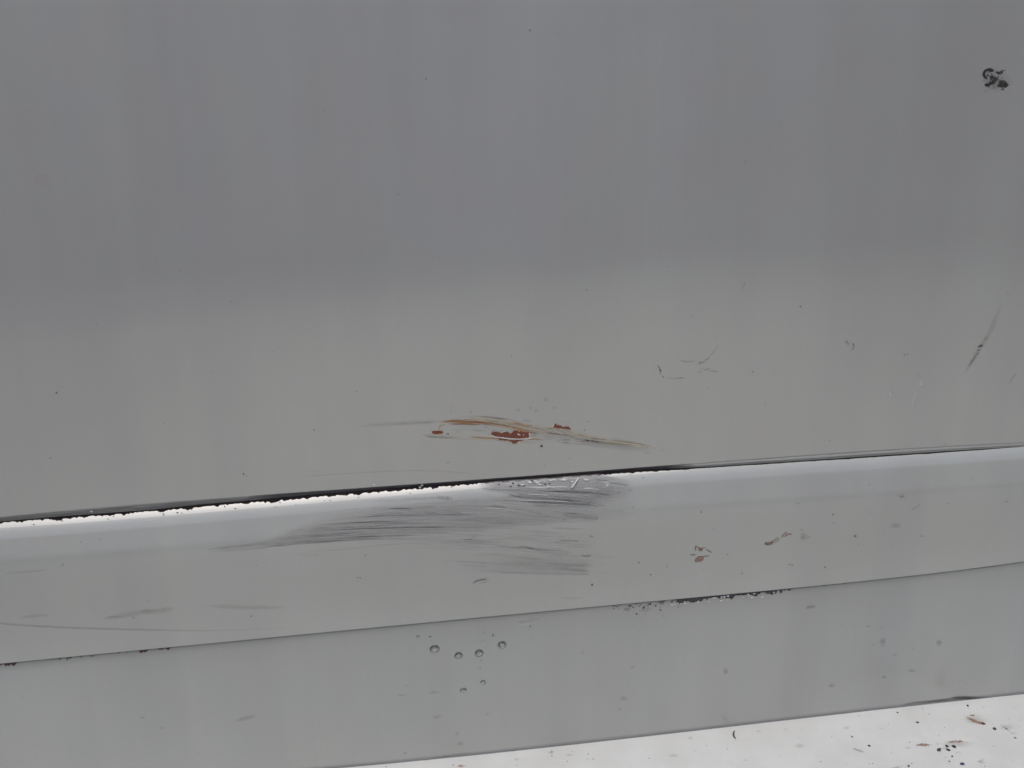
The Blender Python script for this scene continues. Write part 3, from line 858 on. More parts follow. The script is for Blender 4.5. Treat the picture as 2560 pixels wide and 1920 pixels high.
band(sill, 'rubbed_area', [(512, 1375), (640, 1357), (800, 1290), (950, 1255), (1100, 1237), (1340, 1215), (1560, 1205), (1600, 1215)],
     [(512, 1381), (640, 1372), (800, 1358), (1000, 1342), (1200, 1330), (1400, 1310), (1560, 1300), (1600, 1290)],
     K_MATT, DB, 'wide dull rubbed wedge below the bright shoulder', fadeu=(.2, .22), fadev=(.6, .1))
band(sill, 'rubbed_area', [(x_, float(BK(x_))-6) for x_ in (1195, 1290, 1340, 1440, 1500)]+[(1560, 1196), (1590, 1210)], [(1195, 1226), (1290, 1240), (1340, 1268), (1440, 1268), (1500, 1262), (1560, 1250), (1590, 1230)],
     mark_mat('worn_grey_metal', (0.27, 0.27, 0.275), 1.0, .75, color2=(0.36, 0.355, 0.34), rough=.55, sscale=.7), DB, 'worn grey patch where the shoulder lost its paint', fadeu=(.12, .25), fadev=(.01, .3))
band(sill, 'rubbed_area', [(1150, 1400), (1300, 1385), (1480, 1395)], [(1150, 1440), (1300, 1435), (1480, 1440)], K_GREYSOFT, DB, fadeu=(.5, .05), fadev=(.4, .3))
# long streaks
for pts, w, k, f in [
    ([(90, 624), (300, 602), (500, 580), (760, 540)], 3.4, K_GREY, Z4), ([(115, 646), (300, 634), (560, 612), (900, 580)], 5, K_GREY, Z4), ([(120, 622), (400, 590), (700, 560)], 12, K_GREYSOFT, Z4),
    ([(920, 445), (960, 440), (1010, 438)], 3, K_GREY, Z4), ([(1080, 425), (1180, 420)], 3, K_GREY, Z4), ([(1270, 280), (1400, 262), (1500, 256)], 3, K_GREY, Z4),
    ([(1020, 505), (1160, 495), (1400, 470)], 3.2, K_GREY, Z4), ([(1620, 400), (1740, 405)], 3, K_GREY, Z4), ([(1500, 330), (1700, 315)], 2.4, K_GREY, Z4),
    ([(920, 650), (1100, 635), (1350, 618), (1600, 590), (1900, 568), (2200, 575)], 3, K_GREY, Z4), ([(940, 665), (1130, 655)], 3, K_GREY, Z4), ([(960, 685), (1150, 672)], 2.6, K_GREY, Z4),
    ([(1760, 262), (1860, 262), (2000, 280), (2200, 290)], 9, K_GREY, Z4), ([(1760, 255), (1880, 250), (1960, 268)], 5, K_GREY, Z4),
    ([(0, 545), (100, 545), (250, 572)], 9, K_GREY, Z3), ([(380, 305), (480, 310), (900, 330), (1160, 372)], 3.5, K_GREY, Z3),
    ([(400, 305), (560, 312), (760, 322), (1100, 330), (1400, 325), (1700, 345), (1840, 376)], 7, K_SILVER, Z3), ([(1000, 330), (1300, 335), (1600, 345), (1830, 380)], 4, K_DARK, Z3),
    ([(540, 425), (800, 432), (1100, 446), (1400, 462), (1600, 478), (1710, 500)], 5.5, K_DARK, Z3), ([(640, 420), (900, 428), (1180, 436), (1400, 446)], 3, K_LIGHT, Z3),
    ([(1550, 456), (1650, 468), (1760, 492)], 3.5, K_DARK, Z3), ([(1580, 462), (1690, 480)], 2, K_LIGHT, Z3),
    ([(1290, 330), (1500, 345), (1750, 358)], 8, K_SILVER, Z3), ([(1600, 305), (1720, 318), (1866, 330)], 12, K_SILVER, Z3), ([(1510, 300), (1600, 300), (1700, 315)], 3, K_LIGHT, Z3),
    ([(1790, 242), (1880, 252), (2000, 270)], 3, K_DARK, Z3), ([(1930, 300), (1970, 320)], 3, K_GREY, Z3), ([(2000, 322), (2045, 332)], 3.4, K_DARK, Z3), ([(1730, 240), (1785, 238), (1780, 272), (1750, 275)], 4, K_LIGHT, Z3),
    ([(1640, 210), (1740, 215), (1800, 232)], 3, K_DARK, Z3), ([(900, 290), (1100, 292), (1300, 285), (1380, 290)], 4, K_LIGHT, Z3), ([(900, 362), (1050, 368), (1165, 376)], 3, K_LIGHT, Z3),
    ([(700, 395), (860, 385), (1080, 388), (1250, 402), (1420, 432)], 12, K_SILVER, Z3), ([(720, 360), (780, 378), (870, 400)], 4, K_DARK, Z3), ([(1200, 400), (1300, 395), (1420, 420)], 10, K_SILVER, Z3),
    ([(720, 570), (850, 575), (1000, 560), (1180, 600)], 9, K_GREY, Z3), ([(580, 640), (700, 655), (780, 660)], 7, K_GREY, Z3), ([(1280, 590), (1380, 575), (1460, 572)], 6, K_GREY, Z3),
    ([(1300, 600), (1440, 600), (1600, 615), (1700, 625)], 15, K_SILVER, Z3), ([(1360, 600), (1500, 612), (1690, 625)], 9, K_GREY, Z3), ([(1300, 632), (1345, 636)], 3, K_DARK, Z3), ([(720, 540), (900, 548), (1100, 580)], 6, K_GREY, Z3),
    ([(200, 712), (300, 715), (500, 705)], 4, K_GREY, Z3), ([(1140, 720), (1300, 728), (1540, 736)], 4.5, K_GREY, Z3), ([(1590, 738), (1640, 748)], 5, K_GREY, Z3),
    ([(1580, 806), (1610, 812), (1642, 818)], 5, K_DARK, Z3), ([(1240, 815), (1340, 818)], 4.5, K_GREY, Z3), ([(1080, 800), (1130, 830)], 5, K_GREY, Z3), ([(1240, 860), (1350, 858), (1480, 864)], 3.4, K_DARK, Z3),
    ([(1242, 858), (1245, 895)], 3, K_DARK, Z3), ([(1250, 880), (1300, 885)], 9, K_GREY, Z3), ([(810, 920), (900, 925), (1000, 945)], 4.5, K_DARK, Z3), ([(830, 935), (920, 946), (1000, 960)], 2.4, K_LIGHT, Z3),
    ([(960, 940), (1100, 965), (1250, 975), (1400, 995)], 16, K_GREY, Z3), ([(1110, 1010), (1300, 1020), (1490, 1032)], 5, K_GREY, Z3), ([(1490, 1020), (1560, 1022), (1622, 1018)], 9, K_DARK, Z3),
    ([(720, 936), (740, 938)], 3, K_DARK, Z3), ([(0, 848), (200, 845), (500, 850), (800, 826), (1050, 835)], 3.4, K_GREY, Z3), ([(230, 838), (270, 846), (320, 846), (350, 825), (385, 808)], 2.6, K_DARK, Z3),
    ([(0, 880), (200, 882), (400, 888), (640, 910), (1000, 950), (1300, 965)], 4.5, K_GREY, Z3), ([(0, 905), (250, 908), (500, 925)], 3, K_GREY, Z3),
    ([(310, 1010), (400, 1014), (600, 1008), (800, 1030), (1100, 1060)], 4.5, K_GREY, Z3), ([(0, 1072), (300, 1085), (700, 1108), (1000, 1105)], 4.5, K_GREY, Z3), ([(150, 1100), (280, 1120), (500, 1135)], 3, K_GREY, Z3),
    ([(450, 1180), (800, 1200), (1200, 1210), (1590, 1215)], 9, K_GREYSOFT, Z3), ([(1100, 1100), (1400, 1120), (1620, 1120)], 8, K_GREYSOFT, Z3), ([(1200, 1150), (1400, 1165), (1610, 1185)], 8, K_GREYSOFT, Z3),
    ([(1500, 1210), (1600, 1220)], 4, K_GREY, Z3), ([(325, 1335), (360, 1300), (430, 1275), (535, 1258)], 9, K_GREY, Z3), ([(340, 1320), (400, 1285), (500, 1268)], 4, K_DARK, Z3), ([(400, 1310), (480, 1300), (530, 1275)], 5, K_GREYSOFT, Z3),
    ([(355, 415), (378, 440), (380, 520), (385, 640), (380, 750)], 1.6, K_GREY, Z3),
    ([(1980, 540), (2050, 550)], 3, K_LIGHT, Z3), ([(1870, 545), (1960, 550)], 2, K_GREY, Z3), ([(870, 890), (1350, 1170)], 0.1, K_GREY, Z3)]:
    if w > 1:
        SB('scuff', pts, w*(1.15 if w < 7 else .85), k, f, taper=(.25, .08), endw=.2, wob=.3)
# fine parallel hairlines all over the rub, following its sweep
for i in range(90):
    x0 = random.uniform(640, 1380); L = random.uniform(60, 260)
    t = random.random()
    ylo = np.interp(x0, [600, 900, 1200, 1500], [1372, 1350, 1380, 1450]); yhi = np.interp(x0, [600, 900, 1200, 1500], [1360, 1275, 1245, 1225])
    y0 = yhi+(ylo-yhi)*t**0.8
    sl = np.interp(x0, [600, 1000, 1500], [-0.10, -0.01, 0.08])
    sl2 = np.interp(x0+L, [600, 1000, 1500], [-0.10, -0.01, 0.08])
    x1 = min(x0+L, 1490)
    if x1-x0 < 30: continue
    SB('hairline_scratch', [(x0, y0), ((x0+x1)/2, y0+sl*(x1-x0)/2), (x1, y0+(sl+sl2)*(x1-x0)/2)], random.uniform(1.4, 3), random.choice([K_GREY, K_GREY, K_GREYSOFT, K_SILVER]), taper=(.4, .3))
def hairlines(name, lines, mat, parent, depth, label):
    vs = []; fs = []; F = []; UV = []
    for (pts_, w_) in lines:
        c = catmull(pts_, 12); n = len(c)
        tg = np.gradient(c, axis=0); tg /= np.linalg.norm(tg, axis=1)[:, None]+1e-9
        nm = np.stack([-tg[:, 1], tg[:, 0]], 1); s_ = np.linspace(0, 1, n)
        b0 = len(vs)
        for k_ in (-.5, 0, .5):
            q_ = c+nm*(k_*w_)
            vs += P(q_[:, 0], q_[:, 1], depth(q_[:, 0], q_[:, 1])-0.00026).tolist()
            F += (np.minimum(1, np.minimum(s_/.35, (1-s_)/.12))*(1 if k_ == 0 else .35)).tolist()
            UV += np.stack([q_[:, 0]*.001, q_[:, 1]*.001], 1).tolist()
        for r_ in range(2):
            for j_ in range(n-1):
                a_ = b0+r_*n+j_; fs.append((a_, a_+n, a_+n+1, a_+1))
    me_ = bpy.data.meshes.new(name); me_.from_pydata(vs, [], fs)
    L_ = me_.uv_layers.new(name='UVMap'); uv_ = np.array(UV)
    L_.data.foreach_set('uv', uv_[[l.vertex_index for l in me_.loops]].astype('f').ravel())
    me_.attributes.new('fade', 'FLOAT', 'POINT').data.foreach_set('value', np.array(F, 'f'))
    o_ = link(name, me_, mat, parent, label); o_['kind'] = 'stuff'
    return o_


def sweep(xa, xb, L0, L1, right):
    x0 = random.uniform(xa, xb); L = random.uniform(L0, L1)
    ylo = np.interp(x0, [560, 900, 1200, 1500], [1376, 1352, 1400, 1450]); yhi = np.interp(x0, [560, 900, 1200, 1500], [1370, 1272, 1238, 1212])
    y0 = yhi+(ylo-yhi)*random.random()**1.5
    x1 = min(x0+L, right+random.gauss(0, 10))
    if x1-x0 < 20:
        return None
    f_ = lambda x: np.interp(x, [560, 900, 1200, 1500], [-0.12, -0.05, 0.03, 0.09])
    m_ = (x0+x1)/2
    return [(x0, y0), (m_, y0+(f_(x0)+f_(m_))/2*(m_-x0)), (x1, y0+f_(m_)*(x1-x0))]


for nm_, mt_, cnt, wa, wb in (('dark_hairlines', mark_mat('hairline_dark', (0.28, 0.28, 0.275), .10, .3), 260, 1.2, 2.6), ('pale_hairlines', mark_mat('hairline_pale', (0.60, 0.60, 0.58), .4, .3), 110, 1.0, 2.0)):
    ls = []
    for i_ in range(cnt):
        q_ = sweep(690, 1470, 50, 300, 1490 if random.random() < .7 else 1545)
        if q_:
            ls.append((q_, random.uniform(wa, wb)))
    hairlines(nm_, ls, mt_, sill, DB, 'fine sweeping hairline scratches over the rubbed wedge')

# toothed chatter marks
for (xa, ya, xb, yb, n, ln) in [(1010, 1245, 1090, 1243, 22, 7), (1095, 1243, 1132, 1246, 12, 12), (1150, 1244, 1200, 1248, 14, 6), (1150, 1260, 1265, 1270, 34, 5), (900, 1256, 1010, 1248, 26, 3), (1230, 1258, 1265, 1262, 12, 10)]:
    for i in range(n):
        t = i/n
        x = xa+(xb-xa)*t+random.uniform(-1, 1); y = ya+(yb-ya)*t+random.uniform(-1, 1)
        SB('chatter_mark', [(x-ln*.25, y-ln*.5), (x+ln*.25, y+ln*.5)], random.uniform(1.6, 2.4), K_LIGHT if (i % 2 == 0 or ya > 1255) else K_DARK, taper=(.2, .2), endw=.5, nacross=3)
SB('scuff', [(900, 1252), (1000, 1250), (1100, 1244), (1130, 1248)], 9, K_GREY, taper=(.3, .05), endw=.5)
SB('scuff', [(1090, 1243), (1132, 1246)], 13, K_GREY, taper=(.1, .05), endw=.7)
SB('scuff', [(1225, 1262), (1266, 1268)], 15, K_GREY, taper=(.2, .05), endw=.7)
SB('scratch', [(1200, 1268), (1265, 1273), (1340, 1284), (1380, 1290)], 2.6, K_LIGHT, taper=(.1, .4))
# flaked paint along the shoulder
DBf = lambda a, b: DB(a, b)-0.0003
for pts in [[(930, 232), (960, 222), (985, 228), (970, 242), (940, 246)], [(1000, 238), (1030, 226), (1070, 228), (1065, 240), (1020, 246)], [(1140, 212), (1200, 205), (1250, 210), (1235, 220), (1170, 222)],
            [(1265, 205), (1310, 196), (1370, 204), (1340, 216), (1280, 216)], [(1120, 276), (1150, 268), (1185, 280), (1160, 292), (1130, 286)], [(1520, 196), (1560, 194), (1585, 212), (1550, 216)],
            [(1455, 196), (1470, 182), (1496, 186), (1490, 200)], [(1090, 232), (1115, 218), (1125, 226), (1110, 240)], [(850, 262), (880, 252), (900, 262), (870, 272)]]:
    patch(sill, 'paint_flake', pts, M_FLAKE, DBf, None, frm=Z3, jit=1.6, thick=0.0004)
for i in range(14):
    x = random.gauss(1330, 60); y = BK(x)+random.uniform(0, 14)
    dot(sill, 'paint_flake' if i % 2 else 'paint_chip', x, y, random.uniform(1.0, 2.6), M_FLAKE if i % 2 else M_BLACK, DBf if i % 2 else DB, asp=1.5, ang=random.uniform(-.5, .5))
for i in range(16):
    x = random.uniform(0, 1250); y = BK(x)+random.uniform(1, 9)
    dot(sill, 'paint_chip', x, y, random.uniform(1.0, 2.2), random.choice([M_CHIPBROWN, M_PRIMER, M_CHIP]), DB, asp=1.4)
patch(sill, 'paint_sliver', [(1458, 198), (1474, 210), (1440, 250), (1408, 296), (1390, 288), (1420, 250)], M_FLAKE, lambda a, b: DB(a, b)-0.0007, 'curled white sliver of paint hanging from the seam', frm=Z3, jit=.7, thick=0.0006)
SB('scratch', [(1474, 214), (1442, 256), (1412, 298)], 2.4, K_DARK, Z3, soft=False)
SB('scratch', [(1382, 284), (1395, 296), (1402, 302)], 4, K_LIGHT, Z3)
# brown scrapes and spots on the right of the sill
for pts, w, k in [([(345, 600), (342, 640), (345, 685)], 4, K_BROWN), ([(350, 605), (375, 630), (430, 645), (490, 632)], 3, K_BROWN), ([(375, 655), (420, 668), (450, 655)], 8, K_BROWN), ([(490, 655), (530, 680), (585, 710)], 3.4, K_BROWN),
                  ([(250, 745), (300, 740), (362, 738)], 5, K_DARK), ([(370, 762), (450, 765), (550, 752)], 3, K_BROWN), ([(360, 770), (345, 810), (330, 840)], 3.6, K_BROWN), ([(465, 775), (445, 810), (420, 838)], 3, K_BROWN),
                  ([(380, 790), (420, 795), (450, 780)], 8, K_BROWN), ([(345, 845), (400, 825), (430, 820)], 4, K_BROWN), ([(1345, 565), (1380, 580), (1430, 575), (1480, 548)], 9, K_BROWN), ([(1345, 560), (1360, 580), (1400, 592)], 3, K_DARK),
                  ([(1470, 560), (1520, 548), (1580, 492)], 4, K_DARK), ([(1450, 552), (1500, 520), (1550, 488)], 3, K_BROWN), ([(1590, 486), (1640, 470), (1700, 425)], 3.4, K_DARK), ([(1590, 478), (1630, 440), (1678, 404)], 3.2, K_BROWN),
                  ([(1640, 470), (1700, 438), (1750, 442)], 3, K_BROWN), ([(1780, 465), (1815, 478)], 5, K_SMEAR), ([(445, 935), (480, 962)], 2.6, K_DARK)]:
    SB('scrape', pts, w*1.1, k, ZB, taper=(.12, .12), endw=.5)
patch(sill, 'paint_chip', [(365, 765), (465, 768), (430, 838), (330, 845)], solid_mat('brown_film', (0.27, 0.185, 0.155), (0.22, 0.14, 0.11)), DB, 'brownish chip of a bow tie shaped scrape', frm=ZB, thick=.00003)
smudge(sill, 'smudge', *zc((1930, 470), ZB), 13, 9, 0.3, K_SMEAR, DB, 'olive smudge beside the brown scrape', power=.6)
smudge(sill, 'smudge', *zc((1905, 500), ZB), 9, 6, 0.3, K_SMEAR, DB)
for p, r in [((425, 116), 2), ((1890, 377), 2), ((1020, 1010), 1.8), ((810, 735), 1.6), ((610, 367), 1.4), ((1715, 880), 2), ((1750, 888), 2)]:
    dot(sill, 'dirt_speck', *zc(p, ZB), r, M_CHIP, DB)
SB('dirt_streak', [(1475, 372), (1505, 364), (1532, 360)], 8, K_GREY, ZR); SB('dirt_streak', [(1490, 380), (1530, 368)], 5, K_DARK, ZR)
SB('scuff', [(1462, 268), (1464, 286)], 2.2, K_DARK, ZR); SB('scuff', [(890, 405), (930, 416)], 5, K_SMEAR, ZR)
smudge(sill, 'smudge', *zc((1475, 540), ZR), 20, 8, 0, K_SMEAR, DB); SB('dirt_streak', [(1620, 405), (1600, 430), (1555, 450)], 7, K_SMEAR, ZR)
for p, r in [((1240, 600), 3.2), ((1112, 476), 2.4), ((1066, 780), 2.4), ((1622, 600), 2), ((2110, 401), 2), ((878, 767), 1.8), ((862, 764), 1.6), ((504, 706), 1.6), ((62, 822), 2), ((157, 775), 1.6), ((1320, 304), 1.6),
             ((1912, 268), 1.4), ((590, 815), 1.4), ((1115, 525), 1.6), ((1325, 462), 1.4), ((1772, 412), 1.4), ((352, 461), 2)]:
    dot(sill, 'dirt_speck', *zc(p, ZR), r, M_CHIP, DB)
for p, r in [((1617, 1328), 2.2), ((2112, 1093), 2.4), ((1905, 347), 2), ((2053, 501), 1.6), ((2160, 187), 1.8), ((2024, 152), 1.4)]:
    dot(sill, 'dirt_speck', *zc(p, Z3), r, M_CHIP, DB)
for p, r in [((1100, 747), 2.4), ((690, 1027), 3), ((890, 777), 2)]:
    dot(sill, 'dirt_speck', *zc(p, (0, 1180, 4.424)), r*.8, M_CHIP, DB)
for x, y, r in [(1545, 672, 2), (1480, 870, 1.8), (1503, 874, 1.8), (1345, 700, 1), (820, 690, 1), (577, 760, 1.2), (1230, 182, 1.8), (740, 240, 1.4), (925, 220, 1.4), (290, 235, 1.8)]:
    dot(sill, 'dirt_speck', *zc((x, y), Z4), r, M_CHIP, DB)
# left: long dark line and brown haze
SB('scratch', [(-60, 1551), (0, 1558), (60, 1563), (150, 1568), (250, 1572), (380, 1575), (500, 1577), (620, 1574), (760, 1568)], 6.5, K_GREYSOFT, None, 'long soft dark line sweeping in from the left edge', taper=(.02, .5), wob=.1)
SB('scratch', [(-60, 1552), (0, 1559), (120, 1567), (300, 1573), (560, 1576)], 3.5, K_GREY, None, taper=(.02, .5), wob=.1)
SB('dirt_streak', [(660, 175), (720, 168), (820, 150), (930, 130), (1040, 120)], 15, K_HAZE, ZL, 'brownish smear on the left of the sill')
SB('dirt_streak', [(680, 165), (760, 160), (800, 156)], 6, K_HAZE, ZL)
SB('dirt_streak', [(900, 120), (1000, 128), (1150, 105)], 16, K_HAZE, ZL)
SB('dirt_streak', [(1320, 92), (1450, 95), (1600, 100), (1880, 100)], 13, K_HAZE, ZL)
SB('dirt_streak', [(120, 180), (180, 160), (330, 150)], 8, K_HAZE, ZL)
SB('dirt_streak', [(10, 740), (200, 725), (330, 712)], 6, K_HAZE, (0, 1150, 2.602))
for p, r in [((868, 166), 2.2), ((1635, 157), 2.2), ((610, 112), 1.4), ((965, 62), 1.4)]:
    dot(sill, 'dirt_speck', *zc(p, ZL), r, M_CHIP, DB)
dot(sill, 'dirt_speck', *zc((1640, 161), ZQ), 2.6, M_BLACK, DB)
dot(sill, 'dirt_speck', *zc((2020, 95), ZQ), 2, M_CHIP, DB)
SB('scuff', [(1420, 245), (1500, 250), (1600, 244)], 6, K_GREY, ZQ)


# ------------------------------------------------------------------ lower panel: chipped top edge, smudges
def edge_chip(u0, u1, amp, mat, seed, label=None, thr=0.0, y0=-1.0):
    """bare strip under the crease with a torn lower edge"""
    u = np.arange(u0, u1, 2.2)
    w = np.array([max(0.0, nz(a/26, seed)*1.0+nz(a/6, seed+2, 3)*0.55+0.42-thr) for a in u])*amp*2.0
    s = (u-u[0])/(u[-1]-u[0])
    w *= np.clip(np.minimum(s/.08, (1-s)/.08), 0, 1)
    yt = E3(u)+y0; yb = yt+w+0.05
    d = 0.00022
    X = np.vstack([P(u, yt, DC(u, yt)-d), P(u, yb, DC(u, yb)-d), P(u, yb, DC(u, yb)+0.0001)])
    return grid('bare_edge', X, len(u), 3, mat, lower, None, None, label)


edge_chip(1668, 1990, 9.5, M_CHIP, 2.2, 'dark bare strip with torn edge along the crease', y0=-1)
edge_chip(1680, 1925, 6, M_BLACK, 5.5, y0=-1)
edge_chip(-80, 46, 8, M_CHIPBROWN, 3.3, 'brown chip at the left end of the crease')
edge_chip(345, 430, 6, M_CHIPBROWN, 6.1, 'small brown chip on the crease')
edge_chip(1535, 1670, 5, M_CHIP, 8.4, thr=.35)
edge_chip(1990, 2140, 3.5, M_CHIP, 9.4, thr=.3)
edge_chip(2140, 2480, 3.0, M_CHIP, 1.4, thr=.55)
edge_chip(120, 345, 4, M_CHIP, 7.4, thr=.5)
u = np.arange(-450, 3000, 6.0)


def strip(name, ya, yb, mat, parent, depth, fades, label=None, u=u):
    X = []; F = []; UV = []
    for k, f in zip(np.linspace(0, 1, len(fades)), fades):
        y = ya(u)+(yb(u)-ya(u))*k
        X.append(P(u, y, depth(u, y)-0.00008)); F.append(np.full_like(u, f)); UV.append(np.stack([u*0.001, y*0.001-u*-0.00009], 1))
    return grid(name, np.vstack(X), len(u), len(fades), mat, parent, np.concatenate(F), np.vstack(UV), label)


strip('crease_line', lambda u: E3(u)-1.5, lambda u: E3(u)+3.0, mark_mat('crease_line', (0.14, 0.14, 0.15), 0.7, 0.5, sscale=.4), lower, DC, (1, 1, .3, 0), 'thin dark line under the sill lip')  # dark line drawn along the crease, fading downwards


def SC(name, pts, w, mat, f=None, label=None, **k): return stroke(lower, name, pts, w, mat, DC, label, frm=f, **k)


for i in range(46):
    x = random.uniform(1530, 1700)
    k = (x-1530)/170
    y = E3(x)+abs(random.gauss(0, 1))*(8+6*k)+2
    dot(lower, 'dirt_speck', x, y, random.uniform(0.8, 2.2), random.choice([M_CHIP, M_CHIPBROWN, M_BLACK]), DC, asp=1.5, ang=random.uniform(-.6, .3))
for i in range(22):
    x = random.uniform(1680, 1960)
    dot(lower, 'paint_flake', x, E3(x)+random.uniform(4, 15), random.uniform(1.2, 3.0), M_FLAKE, lambda a, b: DC(a, b)-0.0003, asp=1.7, ang=random.uniform(-.5, .3))
for i in range(12):
    x = random.uniform(130, 340)
    dot(lower, 'dirt_speck', x, E3(x)+random.uniform(1, 5), random.uniform(0.9, 2.2), random.choice([M_CHIP, M_BLACK]), DC, asp=1.5)
smudge(lower, 'smudge', *zc((600, 300), (1500, 1430, 3.95)), 26, 9, -0.1, K_SPECKF, DC, 'peppery grime where the crease begins to chip')
smudge(lower, 'smudge', *zc((260, 375), (1500, 1430, 3.95)), 20, 8, 0.1, K_SPECKF, DC)
smudge(lower, 'smudge', *zc((460, 370), (1500, 1430, 3.95)), 22, 7, -0.1, K_SMEAR, DC)
SC('scuff', [(2025, 352), (2080, 342), (2140, 340)], 9, K_SMEAR, (1500, 1430, 3.95))
Z5 = (1700, 1500, 2.572)
for x, y, rx, ry in [(295, 460, 9, 9), (1668, 275, 10, 9), (1305, 265, 11, 8), (1300, 290, 8, 5), (1243, 290, 6, 5), (1382, 352, 7, 6), (1498, 312, 6, 5), (1298, 180, 6, 3), (975, 550, 9, 6), (1310, 495, 10, 4), (1490, 455, 14, 4), (1800, 518, 6, 3), (1210, 170, 9, 3)]:
    smudge(lower, 'smudge', *zc((x, y), Z5), rx, ry, 0, K_BLUISH if rx < 9 else mark_mat('violet_smudge', (0.28, 0.28, 0.34), .3), DC)
SC('scuff', [(800, 60), (840, 48), (880, 42)], 8, K_SMEAR, Z5)
for x, y, rx, ry in [(1580, 600, 6, 4), (1900, 698, 8, 4), (1845, 898, 10, 8), (1820, 970, 6, 4), (630, 1020, 15, 5), (955, 1005, 6, 4), (425, 1255, 8, 6), (760, 1130, 5, 6), (785, 1195, 12, 5), (610, 860, 14, 5), (400, 880, 16, 3), (430, 818, 5, 2)]:
    smudge(lower, 'smudge', *zc((x, y), ZQ), rx, ry, -0.1, K_SMEAR, DC)
for x, y, rx, ry in [(930, 818, 8, 4), (490, 522, 2.5, 2), (1215, 398, 3, 2), (1600, 820, 40, 7), (287, 922, 3, 2), (1055, 885, 8, 3), (360, 430, 30, 6)]:
    smudge(lower, 'smudge', *zc((x, y), ZL), rx, ry, -0.2, K_SMEAR, DC)
SC('scuff', [(1130, 402), (1200, 400), (1260, 388), (1305, 382)], 7, K_GREY, ZQ, 'dark dent line below the crease'); SC('scuff', [(1160, 420), (1210, 418), (1250, 412)], 7, K_WHITE, ZQ)
for p, r in [((1238, 434), 2.2), ((995, 492), 2.6), ((935, 470), 1.5), ((930, 525), 1.3), ((912, 705), 1.8), ((920, 655), 1.6), ((1128, 1246), 3)]:
    dot(lower, 'dirt_speck', *zc(p, ZQ), r, M_CHIP, DC)
SC('scratch', [(985, 486), (992, 480), (1006, 480), (1010, 492)], 1.8, K_GREY, ZQ)
# grime and painted contact shade along the foot of the lower panel
SC('dirt_streak', [(1400, 684), (1500, 662), (1600, 652), (1700, 640), (1780, 624), (1850, 622), (1950, 630), (2020, 628)], 7, K_DARK, Z5, 'black grease line at the foot of the lower panel', taper=(.2, .15))
SC('dirt_streak', [(1560, 662), (1700, 645), (1850, 636), (1960, 634)], 6, K_DARK, Z5)
SC('dirt_streak', [(1720, 640), (1780, 630), (1850, 630), (1930, 636)], 8, K_SPECK, Z5)
SC('dirt_streak', [(600, 1290), (720, 1272), (800, 1258), (860, 1252)], 7, K_GREY, ZQ)
SC('dirt_streak', [(640, 1298), (780, 1282), (1000, 1262), (1240, 1236)], 4, K_DARK, ZQ, taper=(.3, .1))
SC('dirt_streak', [(322, 775), (326, 790)], 7, K_SMEAR, Z5)
strip('foot_shade_dirt', lambda u: E4(u)-10, lambda u: E4(u)+1, mark_mat('foot_shade_dirt', (0.27, 0.27, 0.29), 0.55, 0.3, sscale=.4), lower, DC, (0, .4, 1, 1), 'greyish dirt and painted contact shade where the lower panel meets the ledge')  # soft contact shadow painted in with the dirt along the foot

# ------------------------------------------------------------------ ledge dirt
def DDl(px, py):
    return DD(px, py)


def onledge(px, py, h=0.0):
    p = P([px], [py], DD([px], [py]))[0]
    return p+np.array([0, 0, h])


def ledge_flat(name, make, label=None):
    """flat marks are laid a hair above the ledge"""
    o = make()
    me = o.data
    for v in me.vertices:
        v.co.z += 0.00025+0.00001*LIFT[0]
    o.parent = ledge
    return o


def SD(pts, w, mat, name='dirt_streak', **k):
    return ledge_flat(name, lambda: stroke(None, name, pts, w, mat, lambda a, b: DD(a, b)+0.00, frm=Z5, **k))


def MD(x, y, rx, ry, mat, name='smudge', f=Z5, power=1.0):
    return ledge_flat(name, lambda: smudge(None, name, *zc((x, y), f), rx, ry, 0, mat, lambda a, b: DD(a, b), power=power))


SD([(1500, 940), (1560, 932), (1640, 938)], 11, K_RUSTSPECK, 'rust_stain')
SD([(1700, 920), (1780, 912), (1850, 915)], 9, K_RUSTSPECK, 'rust_stain')
SD([(1820, 740), (1870, 770), (1930, 790), (1990, 800)], 12, K_RUSTSPECK, 'rust_stain')
SD([(1850, 745), (1910, 742)], 6, K_RUSTSPECK, 'rust_stain')
SD([(1105, 955), (1140, 965), (1190, 985)], 5, K_DARK)
SD([(1130, 962), (1165, 970)], 7, K_SMEAR)
SD([(2040, 790), (2100, 830), (2140, 860), (2200, 845)], 7, K_SPECKF)
SD([(1640, 965), (1700, 955), (1760, 940)], 10, K_SPECKF)
SD([(1440, 950), (1490, 955)], 9, K_SMEAR)
SD([(1020, 958), (1050, 962)], 7, K_SMEAR)
SD([(1230, 1050), (1300, 1090), (1480, 1060)], 6, K_SPECKF)
MD(1070, 825, 10, 5, K_SMEAR); MD(1940, 1040, 22, 12, K_SPECKF); MD(1950, 690, 10, 6, K_SPECKF); MD(2100, 820, 26, 10, K_SMEAR, power=1.6)
MD(1780, 930, 60, 14, K_SMEAR, power=1.8); MD(1890, 770, 50, 16, K_SMEAR, power=1.8); MD(67, 890, 8, 5, K_SMEAR); MD(770, 940, 20, 8, K_SMEAR, power=1.5)
MD(790, 1340, 14, 5, K_RUSTSPECK, 'rust_stain', ZQ, .5); MD(735, 1335, 8, 3, K_RUSTSPECK, 'rust_stain', ZQ); MD(1370, 1250, 22, 10, K_SPECKF, 'smudge', ZQ); MD(1150, 1300, 8, 5, K_SMEAR, 'smudge', ZQ)
MD(2170, 1275, 14, 5, K_SMEAR, 'smudge', ZQ); MD(1490, 1270, 12, 4, K_SMEAR, 'smudge', ZQ)


